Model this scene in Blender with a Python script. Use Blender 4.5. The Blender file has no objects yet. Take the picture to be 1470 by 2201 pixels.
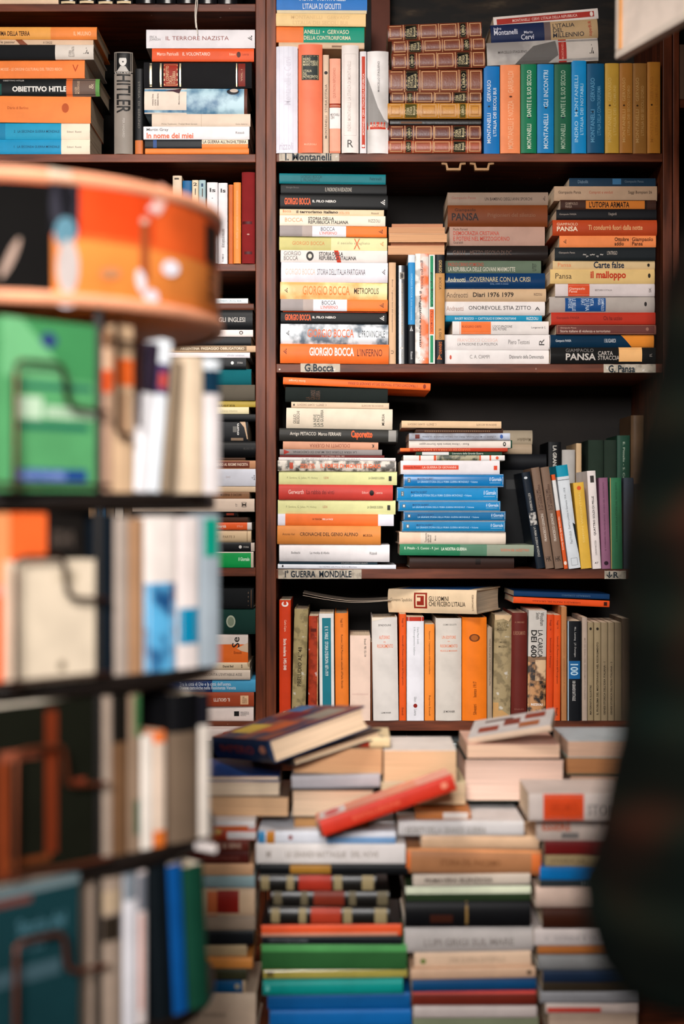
import bpy, bmesh, math, random
from mathutils import Matrix, Vector
random.seed(7)
R_ = math.radians
SC = bpy.context.scene
COL = SC.collection
# ---------------------------------------------------------------- camera, light, exposure
F = 50 / 36 * 2201.0            # focal length in pixels
H = 1.35                        # lens height
D0 = 2.80                       # distance of the shelf fronts
TD = 2.10                       # distance of the stacks on the table
cam_d = bpy.data.cameras.new('camera'); cam = bpy.data.objects.new('camera', cam_d); COL.objects.link(cam)
cam.location = (0, 0, H); cam.rotation_euler = (R_(90), 0, 0)
cam_d.lens = 50; cam_d.sensor_width = 36; cam_d.sensor_fit = 'AUTO'; cam_d.clip_start = .02
cam_d.dof.use_dof = True; cam_d.dof.focus_distance = 2.83; cam_d.dof.aperture_fstop = 1.8
SC.camera = cam
SC.view_settings.view_transform = 'Standard'; SC.view_settings.look = 'None'
SC.view_settings.gamma = 1; SC.view_settings.exposure = -0.14; SC.view_settings.use_curve_mapping = False
W = bpy.data.worlds.new('world'); SC.world = W; W.use_nodes = True
W.node_tree.nodes['Background'].inputs[0].default_value = (.75, .85, 1, 1)
W.node_tree.nodes['Background'].inputs[1].default_value = .009
def area(name, loc, target, size, power, color, sy=None):
    l = bpy.data.lights.new(name, 'AREA'); l.size = size; l.energy = power; l.color = color
    if sy: l.shape = 'RECTANGLE'; l.size_y = sy
    o = bpy.data.objects.new(name, l); COL.objects.link(o); o.location = loc
    o.rotation_euler = (Vector(target) - Vector(loc)).to_track_quat('-Z', 'Y').to_euler()
    return o
k1 = area('window_daylight', (-.42, -1.70, 2.45), (-.38, 2.8, 1.15), .9, 29, (1, .97, .95), 1.0)
k1.data.spread = R_(64)
k2 = area('shop_lamp_light', (-.30, 1.45, 2.74), (-.16, 2.65, 1.12), .45, 17, (1, .93, .86), .45)
k2.data.spread = R_(110)
k3 = area('rack_fill_light', (.35, -.5, 1.95), (-.42, 1.67, 1.35), .5, 2.4, (1, .95, .9), .6)  # added fill to brighten the drum's right side, no real source there
k3.data.spread = R_(50)

def Z(y, d=D0): return H + (1100.5 - y) * d / F
def X(x, d=D0): return (x - 735) * d / F

# ---------------------------------------------------------------- materials
def lin(h):
    h = h.lstrip('#')
    if len(h) == 3: h = ''.join(c * 2 for c in h)
    r = []
    for i in (0, 2, 4):
        c = int(h[i:i + 2], 16) / 255
        r.append(c / 12.92 if c <= .04045 else ((c + .055) / 1.055) ** 2.4)
    return (*r, 1)
MC = {}
def mat(key):
    """'rrggbb' card, /g glossy, /c cloth, /w worn, /s satin foil; 'n:aaa:bbb:scale' blotchy print; 'p:rrggbb' page edges; 'x:..' special"""
    if key in MC: return MC[key]
    m = bpy.data.materials.new('m_' + key.replace(':', '_').replace('/', '_')); m.use_nodes = True
    nt = m.node_tree; N = nt.nodes; K = nt.links; b = N['Principled BSDF']
    tc = N.new('ShaderNodeTexCoord')
    def noise(scale, vec=(1, 1, 1), detail=3):
        mp = N.new('ShaderNodeMapping'); mp.inputs['Scale'].default_value = vec
        K.new(tc.outputs['Object'], mp.inputs[0])
        n = N.new('ShaderNodeTexNoise'); n.inputs['Scale'].default_value = scale; n.inputs['Detail'].default_value = detail
        K.new(mp.outputs[0], n.inputs['Vector']); return n
    def ramp(src, stops):
        r = N.new('ShaderNodeValToRGB'); e = r.color_ramp.elements
        while len(e) < len(stops): e.new(.5)
        for i, (p, c) in enumerate(stops): e[i].position = p; e[i].color = c
        K.new(src, r.inputs[0]); return r
    def dk(c, f): return (c[0] * f, c[1] * f, c[2] * f, 1)
    base, _, fl = key.partition('/')
    if base.startswith('p:'):
        c = lin(base[2:]); n = noise(1, (6, 6, 900), 2)
        r = ramp(n.outputs[0], [(.3, dk(c, .72)), (.62, c)]); K.new(r.outputs[0], b.inputs['Base Color'])
        b.inputs['Roughness'].default_value = .9; b.inputs['Specular IOR Level'].default_value = .1
        bp = N.new('ShaderNodeBump'); bp.inputs['Strength'].default_value = .35; bp.inputs['Distance'].default_value = .0006
        K.new(n.outputs[0], bp.inputs['Height']); K.new(bp.outputs[0], b.inputs['Normal'])
    elif base.startswith('n:'):
        _, a, c2, s = base.split(':')
        n = noise(float(s), (1, 1, 1), 5)
        r = ramp(n.outputs[0], [(.42, lin(a)), (.56, lin(c2))]); K.new(r.outputs[0], b.inputs['Base Color'])
        b.inputs['Roughness'].default_value = .45
    elif base.startswith('wood'):
        v = (1, 9, 9) if base == 'woodx' else (9, 9, 1)
        n = noise(9, v, 8); n2 = noise(2.2, v, 4)
        c = lin('743a22')
        r = ramp(n.outputs[0], [(.28, dk(c, .35)), (.5, dk(c, .85)), (.72, dk(c, 1.35))])
        r2 = ramp(n2.outputs[0], [(.35, (.6, .6, .6, 1)), (.65, (1, 1, 1, 1))])
        mx = N.new('ShaderNodeMix'); mx.data_type = 'RGBA'; mx.blend_type = 'MULTIPLY'; mx.inputs[0].default_value = 1
        K.new(r.outputs[0], mx.inputs['A']); K.new(r2.outputs[0], mx.inputs['B'])
        # sparse pale chips in the laminate
        n3 = noise(95, (1, 1, 1), 1); r3 = ramp(n3.outputs[0], [(.80, (0, 0, 0, 1)), (.815, (1, 1, 1, 1))])
        m2 = N.new('ShaderNodeMix'); m2.data_type = 'RGBA'
        K.new(r3.outputs[0], m2.inputs[0]); K.new(mx.outputs['Result'], m2.inputs['A']); m2.inputs['B'].default_value = lin('d8c4b4')
        K.new(m2.outputs['Result'], b.inputs['Base Color'])
        b.inputs['Roughness'].default_value = .45; b.inputs['Specular IOR Level'].default_value = .22
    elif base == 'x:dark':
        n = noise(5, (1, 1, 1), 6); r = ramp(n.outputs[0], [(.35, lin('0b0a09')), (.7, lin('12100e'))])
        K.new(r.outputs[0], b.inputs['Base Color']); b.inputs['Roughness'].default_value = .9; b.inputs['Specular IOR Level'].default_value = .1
    elif base.startswith('x:wall'):
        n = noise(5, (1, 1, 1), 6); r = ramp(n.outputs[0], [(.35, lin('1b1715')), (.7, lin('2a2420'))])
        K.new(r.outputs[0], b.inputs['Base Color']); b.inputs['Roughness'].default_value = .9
    elif base == 'x:hide':
        n = noise(10, (1, 1, 3.5), 8); r = ramp(n.outputs[0], [(.45, lin('0f0b08')), (.6, lin('2a1f14')), (.78, lin('6a5842'))])
        K.new(r.outputs[0], b.inputs['Base Color']); b.inputs['Roughness'].default_value = .8
    elif base == 'x:plaid':
        n = noise(7, (1, 1, 1), 2)
        r = ramp(n.outputs[0], [(.40, lin('0a1611')), (.50, lin('15170f')), (.60, lin('33190f')), (.70, lin('14100d'))])
        w = N.new('ShaderNodeTexWave'); w.bands_direction = 'Z'; w.inputs['Scale'].default_value = 5; w.inputs['Distortion'].default_value = .6
        K.new(tc.outputs['Object'], w.inputs['Vector'])
        r2 = ramp(w.outputs[0], [(.4, (.35, .4, .4, 1)), (.9, (1, 1, 1, 1))])
        mx = N.new('ShaderNodeMix'); mx.data_type = 'RGBA'; mx.blend_type = 'MULTIPLY'; mx.inputs[0].default_value = 1
        K.new(r.outputs[0], mx.inputs['A']); K.new(r2.outputs[0], mx.inputs['B'])
        K.new(mx.outputs['Result'], b.inputs['Base Color']); b.inputs['Roughness'].default_value = .95
        b.inputs['Specular IOR Level'].default_value = .1
    elif base.startswith('x:metal'):
        b.inputs['Base Color'].default_value = lin(base.split('-')[1]); b.inputs['Metallic'].default_value = .8; b.inputs['Roughness'].default_value = .35
    elif base.startswith('x:skin'):
        b.inputs['Base Color'].default_value = lin('b98a6e'); b.inputs['Roughness'].default_value = .5; b.inputs['Subsurface Weight'].default_value = .1
    else:
        c = lin(base); n = noise(22 if 'w' not in fl else 60, (1, 1, 1), 5)
        if 'w' in fl: st = [(.40, dk(c, .62)), (.52, c), (.66, c), (.72, tuple(min(1, .35 + .6 * x) for x in c[:3]) + (1,))]
        else: st = [(.30, dk(c, .84)), (.6, c)]
        r = ramp(n.outputs[0], st); K.new(r.outputs[0], b.inputs['Base Color'])
        b.inputs['Specular IOR Level'].default_value = .5 if ('g' in fl or 's' in fl or 'l' in fl) else .12
        b.inputs['Roughness'].default_value = .16 if 'g' in fl else (.85 if 'c' in fl else .42)
        if 'c' in fl:
            bn = noise(900, (1, 1, 1), 1); bp = N.new('ShaderNodeBump'); bp.inputs['Strength'].default_value = .3; bp.inputs['Distance'].default_value = .0003
            K.new(bn.outputs[0], bp.inputs['Height']); K.new(bp.outputs[0], b.inputs['Normal'])
        if 's' in fl: b.inputs['Metallic'].default_value = .7; b.inputs['Roughness'].default_value = .35
        if 'l' in fl:   # leather
            bn = noise(260, (1, 1, 1), 4); bp = N.new('ShaderNodeBump'); bp.inputs['Strength'].default_value = .4; bp.inputs['Distance'].default_value = .0005
            K.new(bn.outputs[0], bp.inputs['Height']); K.new(bp.outputs[0], b.inputs['Normal']); b.inputs['Roughness'].default_value = .35
    MC[key] = m; return m

# ---------------------------------------------------------------- mesh builder
class MB:
    def __init__(s): s.v = []; s.f = []; s.m = []; s.k = []; s.sm = []
    def face(s, idx, m, smooth=False):
        if m not in s.k: s.k.append(m)
        s.f.append(tuple(idx)); s.m.append(s.k.index(m)); s.sm.append(smooth)
    def quad(s, a, b, c, d, m, smooth=False):
        i = len(s.v); s.v += [a, b, c, d]; s.face((i, i + 1, i + 2, i + 3), m, smooth)
    def grid(s, rows, m, smooth=True):
        i0 = len(s.v); n = len(rows[0])
        for r in rows: s.v += list(r)
        for a in range(len(rows) - 1):
            for b in range(n - 1):
                i = i0 + a * n + b; s.face((i, i + 1, i + n + 1, i + n), m, smooth)
    def box(s, lo, hi, m):
        x0, y0, z0 = lo; x1, y1, z1 = hi; i = len(s.v)
        s.v += [(x0, y0, z0), (x1, y0, z0), (x1, y1, z0), (x0, y1, z0), (x0, y0, z1), (x1, y0, z1), (x1, y1, z1), (x0, y1, z1)]
        for q in ((0, 3, 2, 1), (4, 5, 6, 7), (0, 1, 5, 4), (1, 2, 6, 5), (2, 3, 7, 6), (3, 0, 4, 7)): s.face([i + k for k in q], m)
    def tube(s, pts, r, m, n=8, closed=False):
        pts = [Vector(p) for p in pts]; rings = []
        L = len(pts)
        for i, p in enumerate(pts):
            a = pts[(i - 1) % L] if (closed or i > 0) else p; b = pts[(i + 1) % L] if (closed or i < L - 1) else p
            t = (b - a).normalized(); up = Vector((0, 0, 1)) if abs(t.z) < .9 else Vector((1, 0, 0))
            e1 = t.cross(up).normalized(); e2 = t.cross(e1)
            rr = r[i] if isinstance(r, (list, tuple)) else r
            rings.append([tuple(p + rr * (math.cos(k * 2 * math.pi / n) * e1 + math.sin(k * 2 * math.pi / n) * e2)) for k in range(n + 1)])
        if closed: rings.append(rings[0])
        s.grid(rings, m)
        if not closed:
            for rg in (rings[0], rings[-1]):
                i = len(s.v); s.v += rg[:-1]; s.face(range(i, i + n), m)
    def lathe(s, prof, m, n=48, c=(0, 0)):
        s.grid([[(c[0] + r * math.cos(k * 2 * math.pi / n), c[1] + r * math.sin(k * 2 * math.pi / n), z) for k in range(n + 1)] for r, z in prof], m)
    def build(s, name, parent=None, loc=None):
        me = bpy.data.meshes.new(name); me.from_pydata([tuple(p) for p in s.v], [], s.f)
        for k in s.k: me.materials.append(mat(k))
        me.polygons.foreach_set('material_index', s.m); me.polygons.foreach_set('use_smooth', s.sm); me.update()
        o = bpy.data.objects.new(name, me); COL.objects.link(o)
        if parent: o.parent = parent
        if loc: o.location = loc
        return o
def tag(o, label=None, cat=None, group=None, kind=None):
    if label: o['label'] = label
    if cat: o['category'] = cat
    if group: o['group'] = group
    if kind: o['kind'] = kind
    return o
def empty(name, loc=(0, 0, 0), label=None, cat=None, group=None):
    o = bpy.data.objects.new(name, None); COL.objects.link(o); o.location = loc; o.empty_display_size = .02
    return tag(o, label, cat, group)
def bevel(o, w=.0015, seg=2):
    b = o.modifiers.new('bevel', 'BEVEL'); b.width = w; b.segments = seg; b.limit_method = 'ANGLE'; return o

# ---------------------------------------------------------------- lettering
def slice_mesh(me, n=7):
    """cut flat shapes into strips so that they can follow a rounded spine"""
    if not me.vertices: return
    bm = bmesh.new(); bm.from_mesh(me)
    for ax in (0, 1):
        a = min(v.co[ax] for v in bm.verts); b = max(v.co[ax] for v in bm.verts)
        nrm = Vector((1, 0, 0)) if ax == 0 else Vector((0, 1, 0))
        for k in range(1, n):
            bmesh.ops.bisect_plane(bm, geom=bm.verts[:] + bm.edges[:] + bm.faces[:], plane_co=nrm * (a + (b - a) * k / n), plane_no=nrm)
    bm.to_mesh(me); bm.free()
def cut_poly(pts):
    me = bpy.data.meshes.new('outline'); me.from_pydata([(a, b, 0) for a, b in pts], [], [tuple(range(len(pts)))]); slice_mesh(me, 8)
    r = [(v.co.x, v.co.y) for v in me.vertices], [tuple(p.vertices) for p in me.polygons]
    bpy.data.meshes.remove(me); return r
TX = {}
def glyphs(body, bold):
    k = (body, bold)
    if k not in TX:
        c = bpy.data.curves.new('lettering', 'FONT'); c.body = body; c.offset = bold * .012; c.resolution_u = 2
        c.space_line = .8; c.align_x = 'LEFT'
        o = bpy.data.objects.new('lettering', c); me = bpy.data.meshes.new_from_object(o)
        slice_mesh(me)
        vs = [(v.co.x, v.co.y) for v in me.vertices]; fs = [tuple(p.vertices) for p in me.polygons]
        bpy.data.objects.remove(o); bpy.data.curves.remove(c); bpy.data.meshes.remove(me)
        if vs:
            x0 = min(v[0] for v in vs); x1 = max(v[0] for v in vs); y0 = min(v[1] for v in vs); y1 = max(v[1] for v in vs)
            vs = [((a - x0) / max(1e-6, x1 - x0), (b - y0) / max(1e-6, y1 - y0)) for a, b in vs]
        TX[k] = (vs, fs)
    return TX[k]
def rmap(x, y, u0, u1, v0, v1, rot):
    du, dv = u1 - u0, v1 - v0
    if rot == 0: return u0 + x * du, v0 + y * dv
    if rot == 180: return u1 - x * du, v1 - y * dv
    if rot == 90: return u1 - y * du, v0 + x * dv
    return u0 + y * du, v1 - x * dv
def deco(mb, items, P, L, T):
    """items drawn on a surface P(u, v, eps) with u in 0..L, v in 0..T; fractions in the items"""
    lev = 0
    for it in items:
        k = it[0]; lev += 1; e = .00012 + .00004 * lev
        if k == 't':
            _, s, u0, u1, v0, v1, c = it[:7]; rot = it[7] if len(it) > 7 else 0; bold = it[8] if len(it) > 8 else .6
            vs, fs = glyphs(s, bold); i0 = len(mb.v)
            for x, y in vs:
                u, v = rmap(x, y, u0, u1, v0, v1, rot); mb.v.append(P(u * L, v * T, e))
            for f in fs: mb.face([i0 + q for q in f], c)
        elif k == 'r':
            _, u0, u1, v0, v1, c = it
            n = 6
            mb.grid([[P(a * L, (v0 + (v1 - v0) * j / n) * T, e) for a in (u0, u1)] for j in range(n + 1)], c)
        elif k == 'f':
            _, u0, u1, v0, v1, c, w = it
            a, b, cc, d = u0 * L, u1 * L, v0 * T, v1 * T
            for q in ((a, b, cc, cc + w), (a, b, d - w, d), (a, a + w, cc, d), (b - w, b, cc, d)):
                n = 4; mb.grid([[P(t, q[2] + (q[3] - q[2]) * j / n, e) for t in q[:2]] for j in range(n + 1)], c)
        elif k == 'o':
            _, u0, u1, v0, v1, c = it; i0 = len(mb.v); n = 20
            vs, fs = cut_poly([((u0 + u1) / 2 + (u1 - u0) / 2 * math.cos(2 * math.pi * j / n), (v0 + v1) / 2 + (v1 - v0) / 2 * math.sin(2 * math.pi * j / n)) for j in range(n)])
            for u, v in vs: mb.v.append(P(u * L, v * T, e))
            for f in fs: mb.face([i0 + q for q in f], c)
        elif k == 'q':      # free polygon
            _, pts, c = it; i0 = len(mb.v); vs, fs = cut_poly(pts)
            for u, v in vs: mb.v.append(P(u * L, v * T, e))
            for f in fs: mb.face([i0 + q for q in f], c)
        elif k == 'a':      # publisher's mark of slanting strokes
            _, u0, u1, v0, v1, c = it[:6]; rot = it[6] if len(it) > 6 else 0
            for poly in (((.0, 0), (.2, 0), (.62, 1), (.48, 1)), ((.34, 0), (.5, 0), (.74, .62), (.64, .7)), ((.66, 0), (1, 0), (.86, .34), (.78, .3))):
                i0 = len(mb.v)
                for x, y in poly: u, v = rmap(x, y, u0, u1, v0, v1, rot); mb.v.append(P(u * L, v * T, e))
                mb.face(range(i0, i0 + 4), c)

# ---------------------------------------------------------------- books
ORD = 'zeroth first second third fourth fifth sixth seventh eighth ninth tenth eleventh twelfth thirteenth fourteenth fifteenth sixteenth seventeenth eighteenth nineteenth twentieth twenty-first twenty-second twenty-third twenty-fourth twenty-fifth twenty-sixth twenty-seventh twenty-eighth twenty-ninth thirtieth'.split()
ALLB = []
def make_book(L, T, Dp, col, d=(), sg=None, st='p', pg='e6d0b4', vertical=False, cov=(), top=()):
    """book lying: spine runs along local X and faces -Y, thickness along Z; vertical=True puts the origin at the foot of the spine"""
    root = empty({'p': 'paperback_book', 'h': 'hardcover_book', 'l': 'leather_bound_book', 'k': 'booklet'}[st])
    hard = st in 'hl'
    t = .0024 if hard else .0007
    t = min(t, T * .2)
    ov = .003 if hard else .0003
    bulge = (min(.0035, T * .11) if hard else min(.0008, T * .05)); rc = .0012 if hard else .0009
    ox = 0 if vertical else L / 2; oz = T / 2 if vertical else 0
    def wf(v):
        q = 2 * v / T - 1
        return rc * abs(q) ** 8 - bulge * (1 - q * q)
    def P(u, v, e=0): return (u - ox, wf(min(max(v, 0), T)) - e, v - oz)
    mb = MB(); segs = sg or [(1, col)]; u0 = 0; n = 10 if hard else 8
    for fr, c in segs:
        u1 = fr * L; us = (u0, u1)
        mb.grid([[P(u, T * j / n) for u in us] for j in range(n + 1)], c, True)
        for v, vi in ((0, t), (T, T - t)):
            mb.quad(*[(a - ox, w, v - oz) for a, w in ((u0, rc), (u1, rc), (u1, Dp), (u0, Dp))], c)
            mb.quad(*[(a - ox, w, vi - oz) for a, w in ((u0, t), (u1, t), (u1, Dp), (u0, Dp))], 'ddd3c2' if hard else c)
            mb.quad((u0 - ox, Dp, v - oz), (u1 - ox, Dp, v - oz), (u1 - ox, Dp, vi - oz), (u0 - ox, Dp, vi - oz), c)
        u0 = u1
    for u, c in ((0, segs[0][1]), (L, segs[-1][1])):   # head and tail edges of the case
        for a, b in ((0, t), (T - t, T)):
            mb.quad((u - ox, rc, a - oz), (u - ox, Dp, a - oz), (u - ox, Dp, b - oz), (u - ox, rc, b - oz), c)
        mb.grid([[P(u, T * j / n), (u - ox, t + .0004, min(max(T * j / n, t), T - t) - oz)] for j in range(n + 1)], c, False)
    deco(mb, d, P, L, T)
    deco(mb, cov, lambda a, b, e: (b - ox, a, -oz - e), Dp, L)      # front board of a standing book
    deco(mb, top, lambda a, b, e: (a - ox, b, T - oz + e), L, Dp)   # upper board of a lying book
    o = mb.build('cover', root)
    pb = MB(); c = 'p:' + pg
    a, b = ov - ox, L - ov - ox; m = 6
    fe = lambda v: Dp - ov - (.004 * (1 - (2 * (v - t) / max(1e-5, T - 2 * t) - 1) ** 2) if hard else 0)
    vs = [t + (T - 2 * t) * j / m for j in range(m + 1)]
    bk = wf(T / 2) + t + .0002
    ring = [(bk if 0 < j < m else t + .0004, v) for j, v in enumerate(vs)] + [(fe(v), v) for v in reversed(vs)]
    i0 = len(pb.v)
    for u in (a, b):
        for w, v in ring: pb.v.append((u, w, v - oz))
    K = len(ring)
    for k in range(K): pb.face((k, (k + 1) % K, K + (k + 1) % K, K + k), c)
    pb.face(range(K), c); pb.face(range(2 * K - 1, K - 1, -1), c)
    pb.build('pages', root)
    root['_L'] = L; root['_T'] = T
    del root['_L'], root['_T']
    return root
def finish(o, desc, pos, group):
    lab = desc + ', ' + pos; n = len(lab.split())
    if n > 16: print('LONG LABEL', n, lab)
    tag(o, lab, 'book', group); ALLB.append(o)
class I:
    def __init__(s, x0, x1, y0, y1, col, desc, d=(), sg=None, tilt=0, dy=0, dep=None, st='p', pg='e6d0b4', yaw=None, back=False, free=False, top=()):
        s.__dict__.update(locals())
def stack(place, D, zbase, items, jit=.004, ord_=True, tilt=0):
    """lying books, listed from the top down; each rests on the one below"""
    n = len(items); z = zbase; top = None
    for k in range(n - 1, -1, -1):
        b = items[k]; d = D + b.dy
        L = X(b.x1, d) - X(b.x0, d)
        z1 = Z(b.y0, d)
        if b.free: zb = Z(b.y1, d)
        else: zb = z
        T = max(z1 - zb, .003) - .0002
        dep = b.dep or (.135 if b.st == 'p' else .15)
        o = make_book(L, T, dep, b.col, b.d, b.sg, b.st, b.pg, top=b.top)
        a = b.tilt or tilt
        cx = (X(b.x0, d) + X(b.x1, d)) / 2
        yaw = R_(b.yaw) if b.yaw is not None else R_(random.uniform(-.7, .7))
        yy = d + random.uniform(-jit, jit)
        if b.back:
            yaw += math.pi; yy += dep
        o.location = (cx, yy, zb + .0001); o.rotation_euler = (Matrix.Rotation(yaw, 3, 'Z') @ Matrix.Rotation(R_(a), 3, 'Y')).to_euler()
        w = {1: 'top'}.get(k + 1)
        pos = ('topmost' if k == 0 else 'lowest' if k == n - 1 else ORD[k + 1] + ' down') + ' in ' + place
        finish(o, b.desc, pos, 'books in ' + place)
        z = zb + T + .0002
def row(place, D, zbase, items, jit=.003, line=None, step=0):
    """standing books, listed from left to right; tilt>0 leans the top to the left"""
    n = len(items)
    for k, b in enumerate(items):
        d = D + b.dy
        if line:
            def pt(px):
                q = (px - 735) / F; y = line / (1 - q); return Vector((q * y, y))
            A, B = pt(b.x0), pt(b.x1); T = (B - A).length - .0006; c = (A + B) / 2; base = R_(45); dd = c.y
        else:
            T = X(b.x1, d) - X(b.x0, d) - .0005; c = Vector(((X(b.x0, d) + X(b.x1, d)) / 2, d)); base = 0; dd = d
        a = R_(b.tilt); L = (Z(b.y0, dd) - zbase - abs(T / 2 * math.sin(a))) / math.cos(a)
        dep = b.dep or (.13 if b.st == 'p' else .15)
        o = make_book(L, T, dep, b.col, b.d, b.sg, b.st, b.pg, vertical=True)
        yaw = R_(b.yaw) if b.yaw is not None else R_(random.uniform(-.3, .3))
        o.location = (c.x, c.y + random.uniform(-jit, jit), zbase + T / 2 * abs(math.sin(a)) + .0001 + b.free * 1.0)
        if b.back: yaw += math.pi; o.location.y += dep
        o.rotation_euler = (Matrix.Rotation(base + yaw, 3, 'Z') @ Matrix.Rotation(R_(-90) - a, 3, 'Y')).to_euler()
        pos = ('leftmost' if k == 0 else 'rightmost' if k == n - 1 else ORD[k + 1] + ' from left') + ' in ' + place
        finish(o, b.desc, pos, 'books in ' + place)
    
# ---------------------------------------------------------------- room shell
def struct(name, lo, hi, m):
    mb = MB(); mb.box(lo, hi, m); return tag(mb.build(name), kind='structure')
struct('floor', (-2.4, -2, -.05), (2.4, 3.3, 0), 'x:wall')
struct('ceiling', (-2.4, -2, 2.8), (2.4, 3.3, 2.85), 'b9b0a4')
struct('wall_back', (-2.4, 3.2, 0), (2.4, 3.3, 2.8), 'x:wall')
struct('wall_left', (-2.45, -2, 0), (-2.4, 3.3, 2.8), 'x:wall')
struct('wall_right', (2.4, -2, 0), (2.45, 3.3, 2.8), 'x:wall')
struct('wall_front', (-2.4, -2.05, 0), (2.4, -2, 2.8), 'x:wall')

# ---------------------------------------------------------------- bookcases
BD = .31
def bookcase(label, xl, xr, panels, shelves, back='x:wall', ztop=2.62):
    cx = (xl + xr) / 2
    r = empty('bookcase', (cx, D0 + BD / 2, 0), label, 'bookcase', 'dark wooden bookcases')
    def part(name, x0, x1, y0, y1, z0, z1, m):
        mb = MB(); mb.box((x0 - cx, y0 - D0 - BD / 2, z0), (x1 - cx, y1 - D0 - BD / 2, z1), m)
        return bevel(mb.build(name, r), .0012)
    for a, b in panels: part('side_panel', a, b, D0 - .004, D0 + BD, 0, ztop, 'woodz')
    for y0, y1 in shelves: part('shelf', xl, xr, D0, D0 + BD - .01, Z(y1), Z(y0), 'woodx')
    part('top_panel', xl, xr, D0, D0 + BD, ztop - .02, ztop, 'woodx')
    part('base_panel', xl, xr, D0, D0 + BD, 0, .06, 'woodx')
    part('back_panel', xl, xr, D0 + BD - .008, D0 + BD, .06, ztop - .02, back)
    return r
LX0 = X(-330); LX1 = X(549.5)
RX0 = X(593.5); RX1 = X(1424)
bookcase('dark walnut bookcase on the left behind the revolving rack', LX0, LX1, [(LX0 - .02, LX0), (LX1, X(571.5))],
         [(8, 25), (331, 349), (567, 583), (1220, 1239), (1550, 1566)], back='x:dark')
bookcase('dark walnut bookcase on the right with handwritten strips on its shelves', RX0, RX1, [(X(572), RX0), (RX1, RX1 + .018)],
         [(330, 348), (782, 801), (1223, 1244), (1549, 1571)])
b3 = bookcase('unlit bookcase cut off by the right edge of the photo', RX1 + .032, RX1 + .75, [(RX1 + .02, RX1 + .032), (RX1 + .75, RX1 + .77)],
         [(213, 232), (600, 620), (1010, 1030), (1430, 1450)])
mb = MB(); x0, x1 = X(838, 3.09), X(1424, 3.09)
mb.box((x0, 3.075, Z(329, 2.82)), (x1, 3.095, 2.59), 'x:hide')
tag(mb.build('backing_board'), 'mottled brown board standing behind the leather-bound books on the top shelf', 'board')
mb = MB(); mb.box((X(798, 3.0), 3.0, Z(330)+.001), (X(838, 3.0), 3.03, 2.59), '5e2f20')
tag(mb.build('wooden_upright'), 'reddish brown wooden upright behind the pale books on the top shelf', 'board')
# handwritten strips
def strip(x0, x1, y0, y1, text, box, label, ang=0):
    w, h = X(x1) - X(x0), Z(y0) - Z(y1); mb = MB(); 
    n = 14; rnd = [random.uniform(-.0006, .0006) for _ in range(n + 1)]
    rows = [[(w * i / n - w / 2, 0 - .0003 * math.sin(i * 1.7), s * h + rnd[i] * (1 if s else -.6)) for i in range(n + 1)] for s in (0, 1)]
    mb.grid(rows, 'b9ad9c/w', False)
    mb.grid([[(a, b + .0004, c) for a, b, c in r] for r in rows], 'b9ad9c/w', False)
    deco(mb, [('t', text, *box, '10202c', 0, 2)], lambda u, v, e: (u - w / 2, -e - .0004, v), w, h)
    o = mb.build('strip_label', None, (X((x0 + x1) / 2), D0 - .0016, Z(y1))); o.rotation_euler = (0, R_(ang), 0)
    tag(o, label, 'label', 'handwritten paper strips taped to the shelf edges')
strip(600, 729, 329, 347, 'I. Montanelli', (.1, .87, .08, .95), 'handwritten paper strip taped under the white and salmon books')
strip(646, 731, 780, 800, 'G.Bocca', (.1, .84, .05, .9), 'shortest whole handwritten strip, taped under the stack ending in an orange book')
strip(1297, 1409, 783, 801, 'G. Pansa', (.09, .6, .02, .9), 'handwritten paper strip under the stack beside the dark coat, second shelf')
strip(598, 777, 1224, 1244, 'I° GUERRA  MONDIALE', (.08, .88, .14, .9), 'longest handwritten paper strip, taped below the first war books')
strip(1299, 1345, 1227, 1244, '↓R', (.08, .65, .1, .92), 'grey scrap of handwritten strip half hidden by the dark coat')
# shelf hooks
for k, px in enumerate((975, 1036)):
    mb = MB(); s = D0 / F; y = .006
    pr = [(-26, 0), (-26, -4), (-17, -5), (-15, -17), (15, -17), (17, -5), (26, -4), (26, 0), (22, 0), (14, -1), (11, -12), (-11, -12), (-14, -1), (-22, 0)]
    for yy in (0, .012):
        i = len(mb.v); mb.v += [(a * s, yy, b * s) for a, b in pr]; mb.face(range(i, i + len(pr)), 'a8805a/g')
    for q in range(len(pr)):
        a, b = pr[q], pr[(q + 1) % len(pr)]
        mb.quad((a[0] * s, 0, a[1] * s), (b[0] * s, 0, b[1] * s), (b[0] * s, .012, b[1] * s), (a[0] * s, .012, a[1] * s), 'a8805a/g')
    o = mb.build('shelf_hook', None, (X(px), D0 + .004, Z(348) - .0131 + .0131))
    tag(o, ('left' if k == 0 else 'right') + ' brass hook of the pair under the top right shelf', 'hook', 'brass hooks under the shelf')
# hanging string
mb = MB(); s = D0 / F
mb.tube([(math.sin(i * .9) * .0012, 0, i * .012) for i in range(-4, 16)], .0011, 'e6ddd0', 6)
mb.tube([(.002 + math.sin(i * 1.1 + 1) * .0014, .0015, i * .012) for i in range(-5, 10)], .0009, 'e6ddd0', 6)
tag(mb.build('white_string', None, (X(422), D0 - .012, Z(12))), 'frayed white string hanging in front of the top left shelf', 'string')
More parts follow.
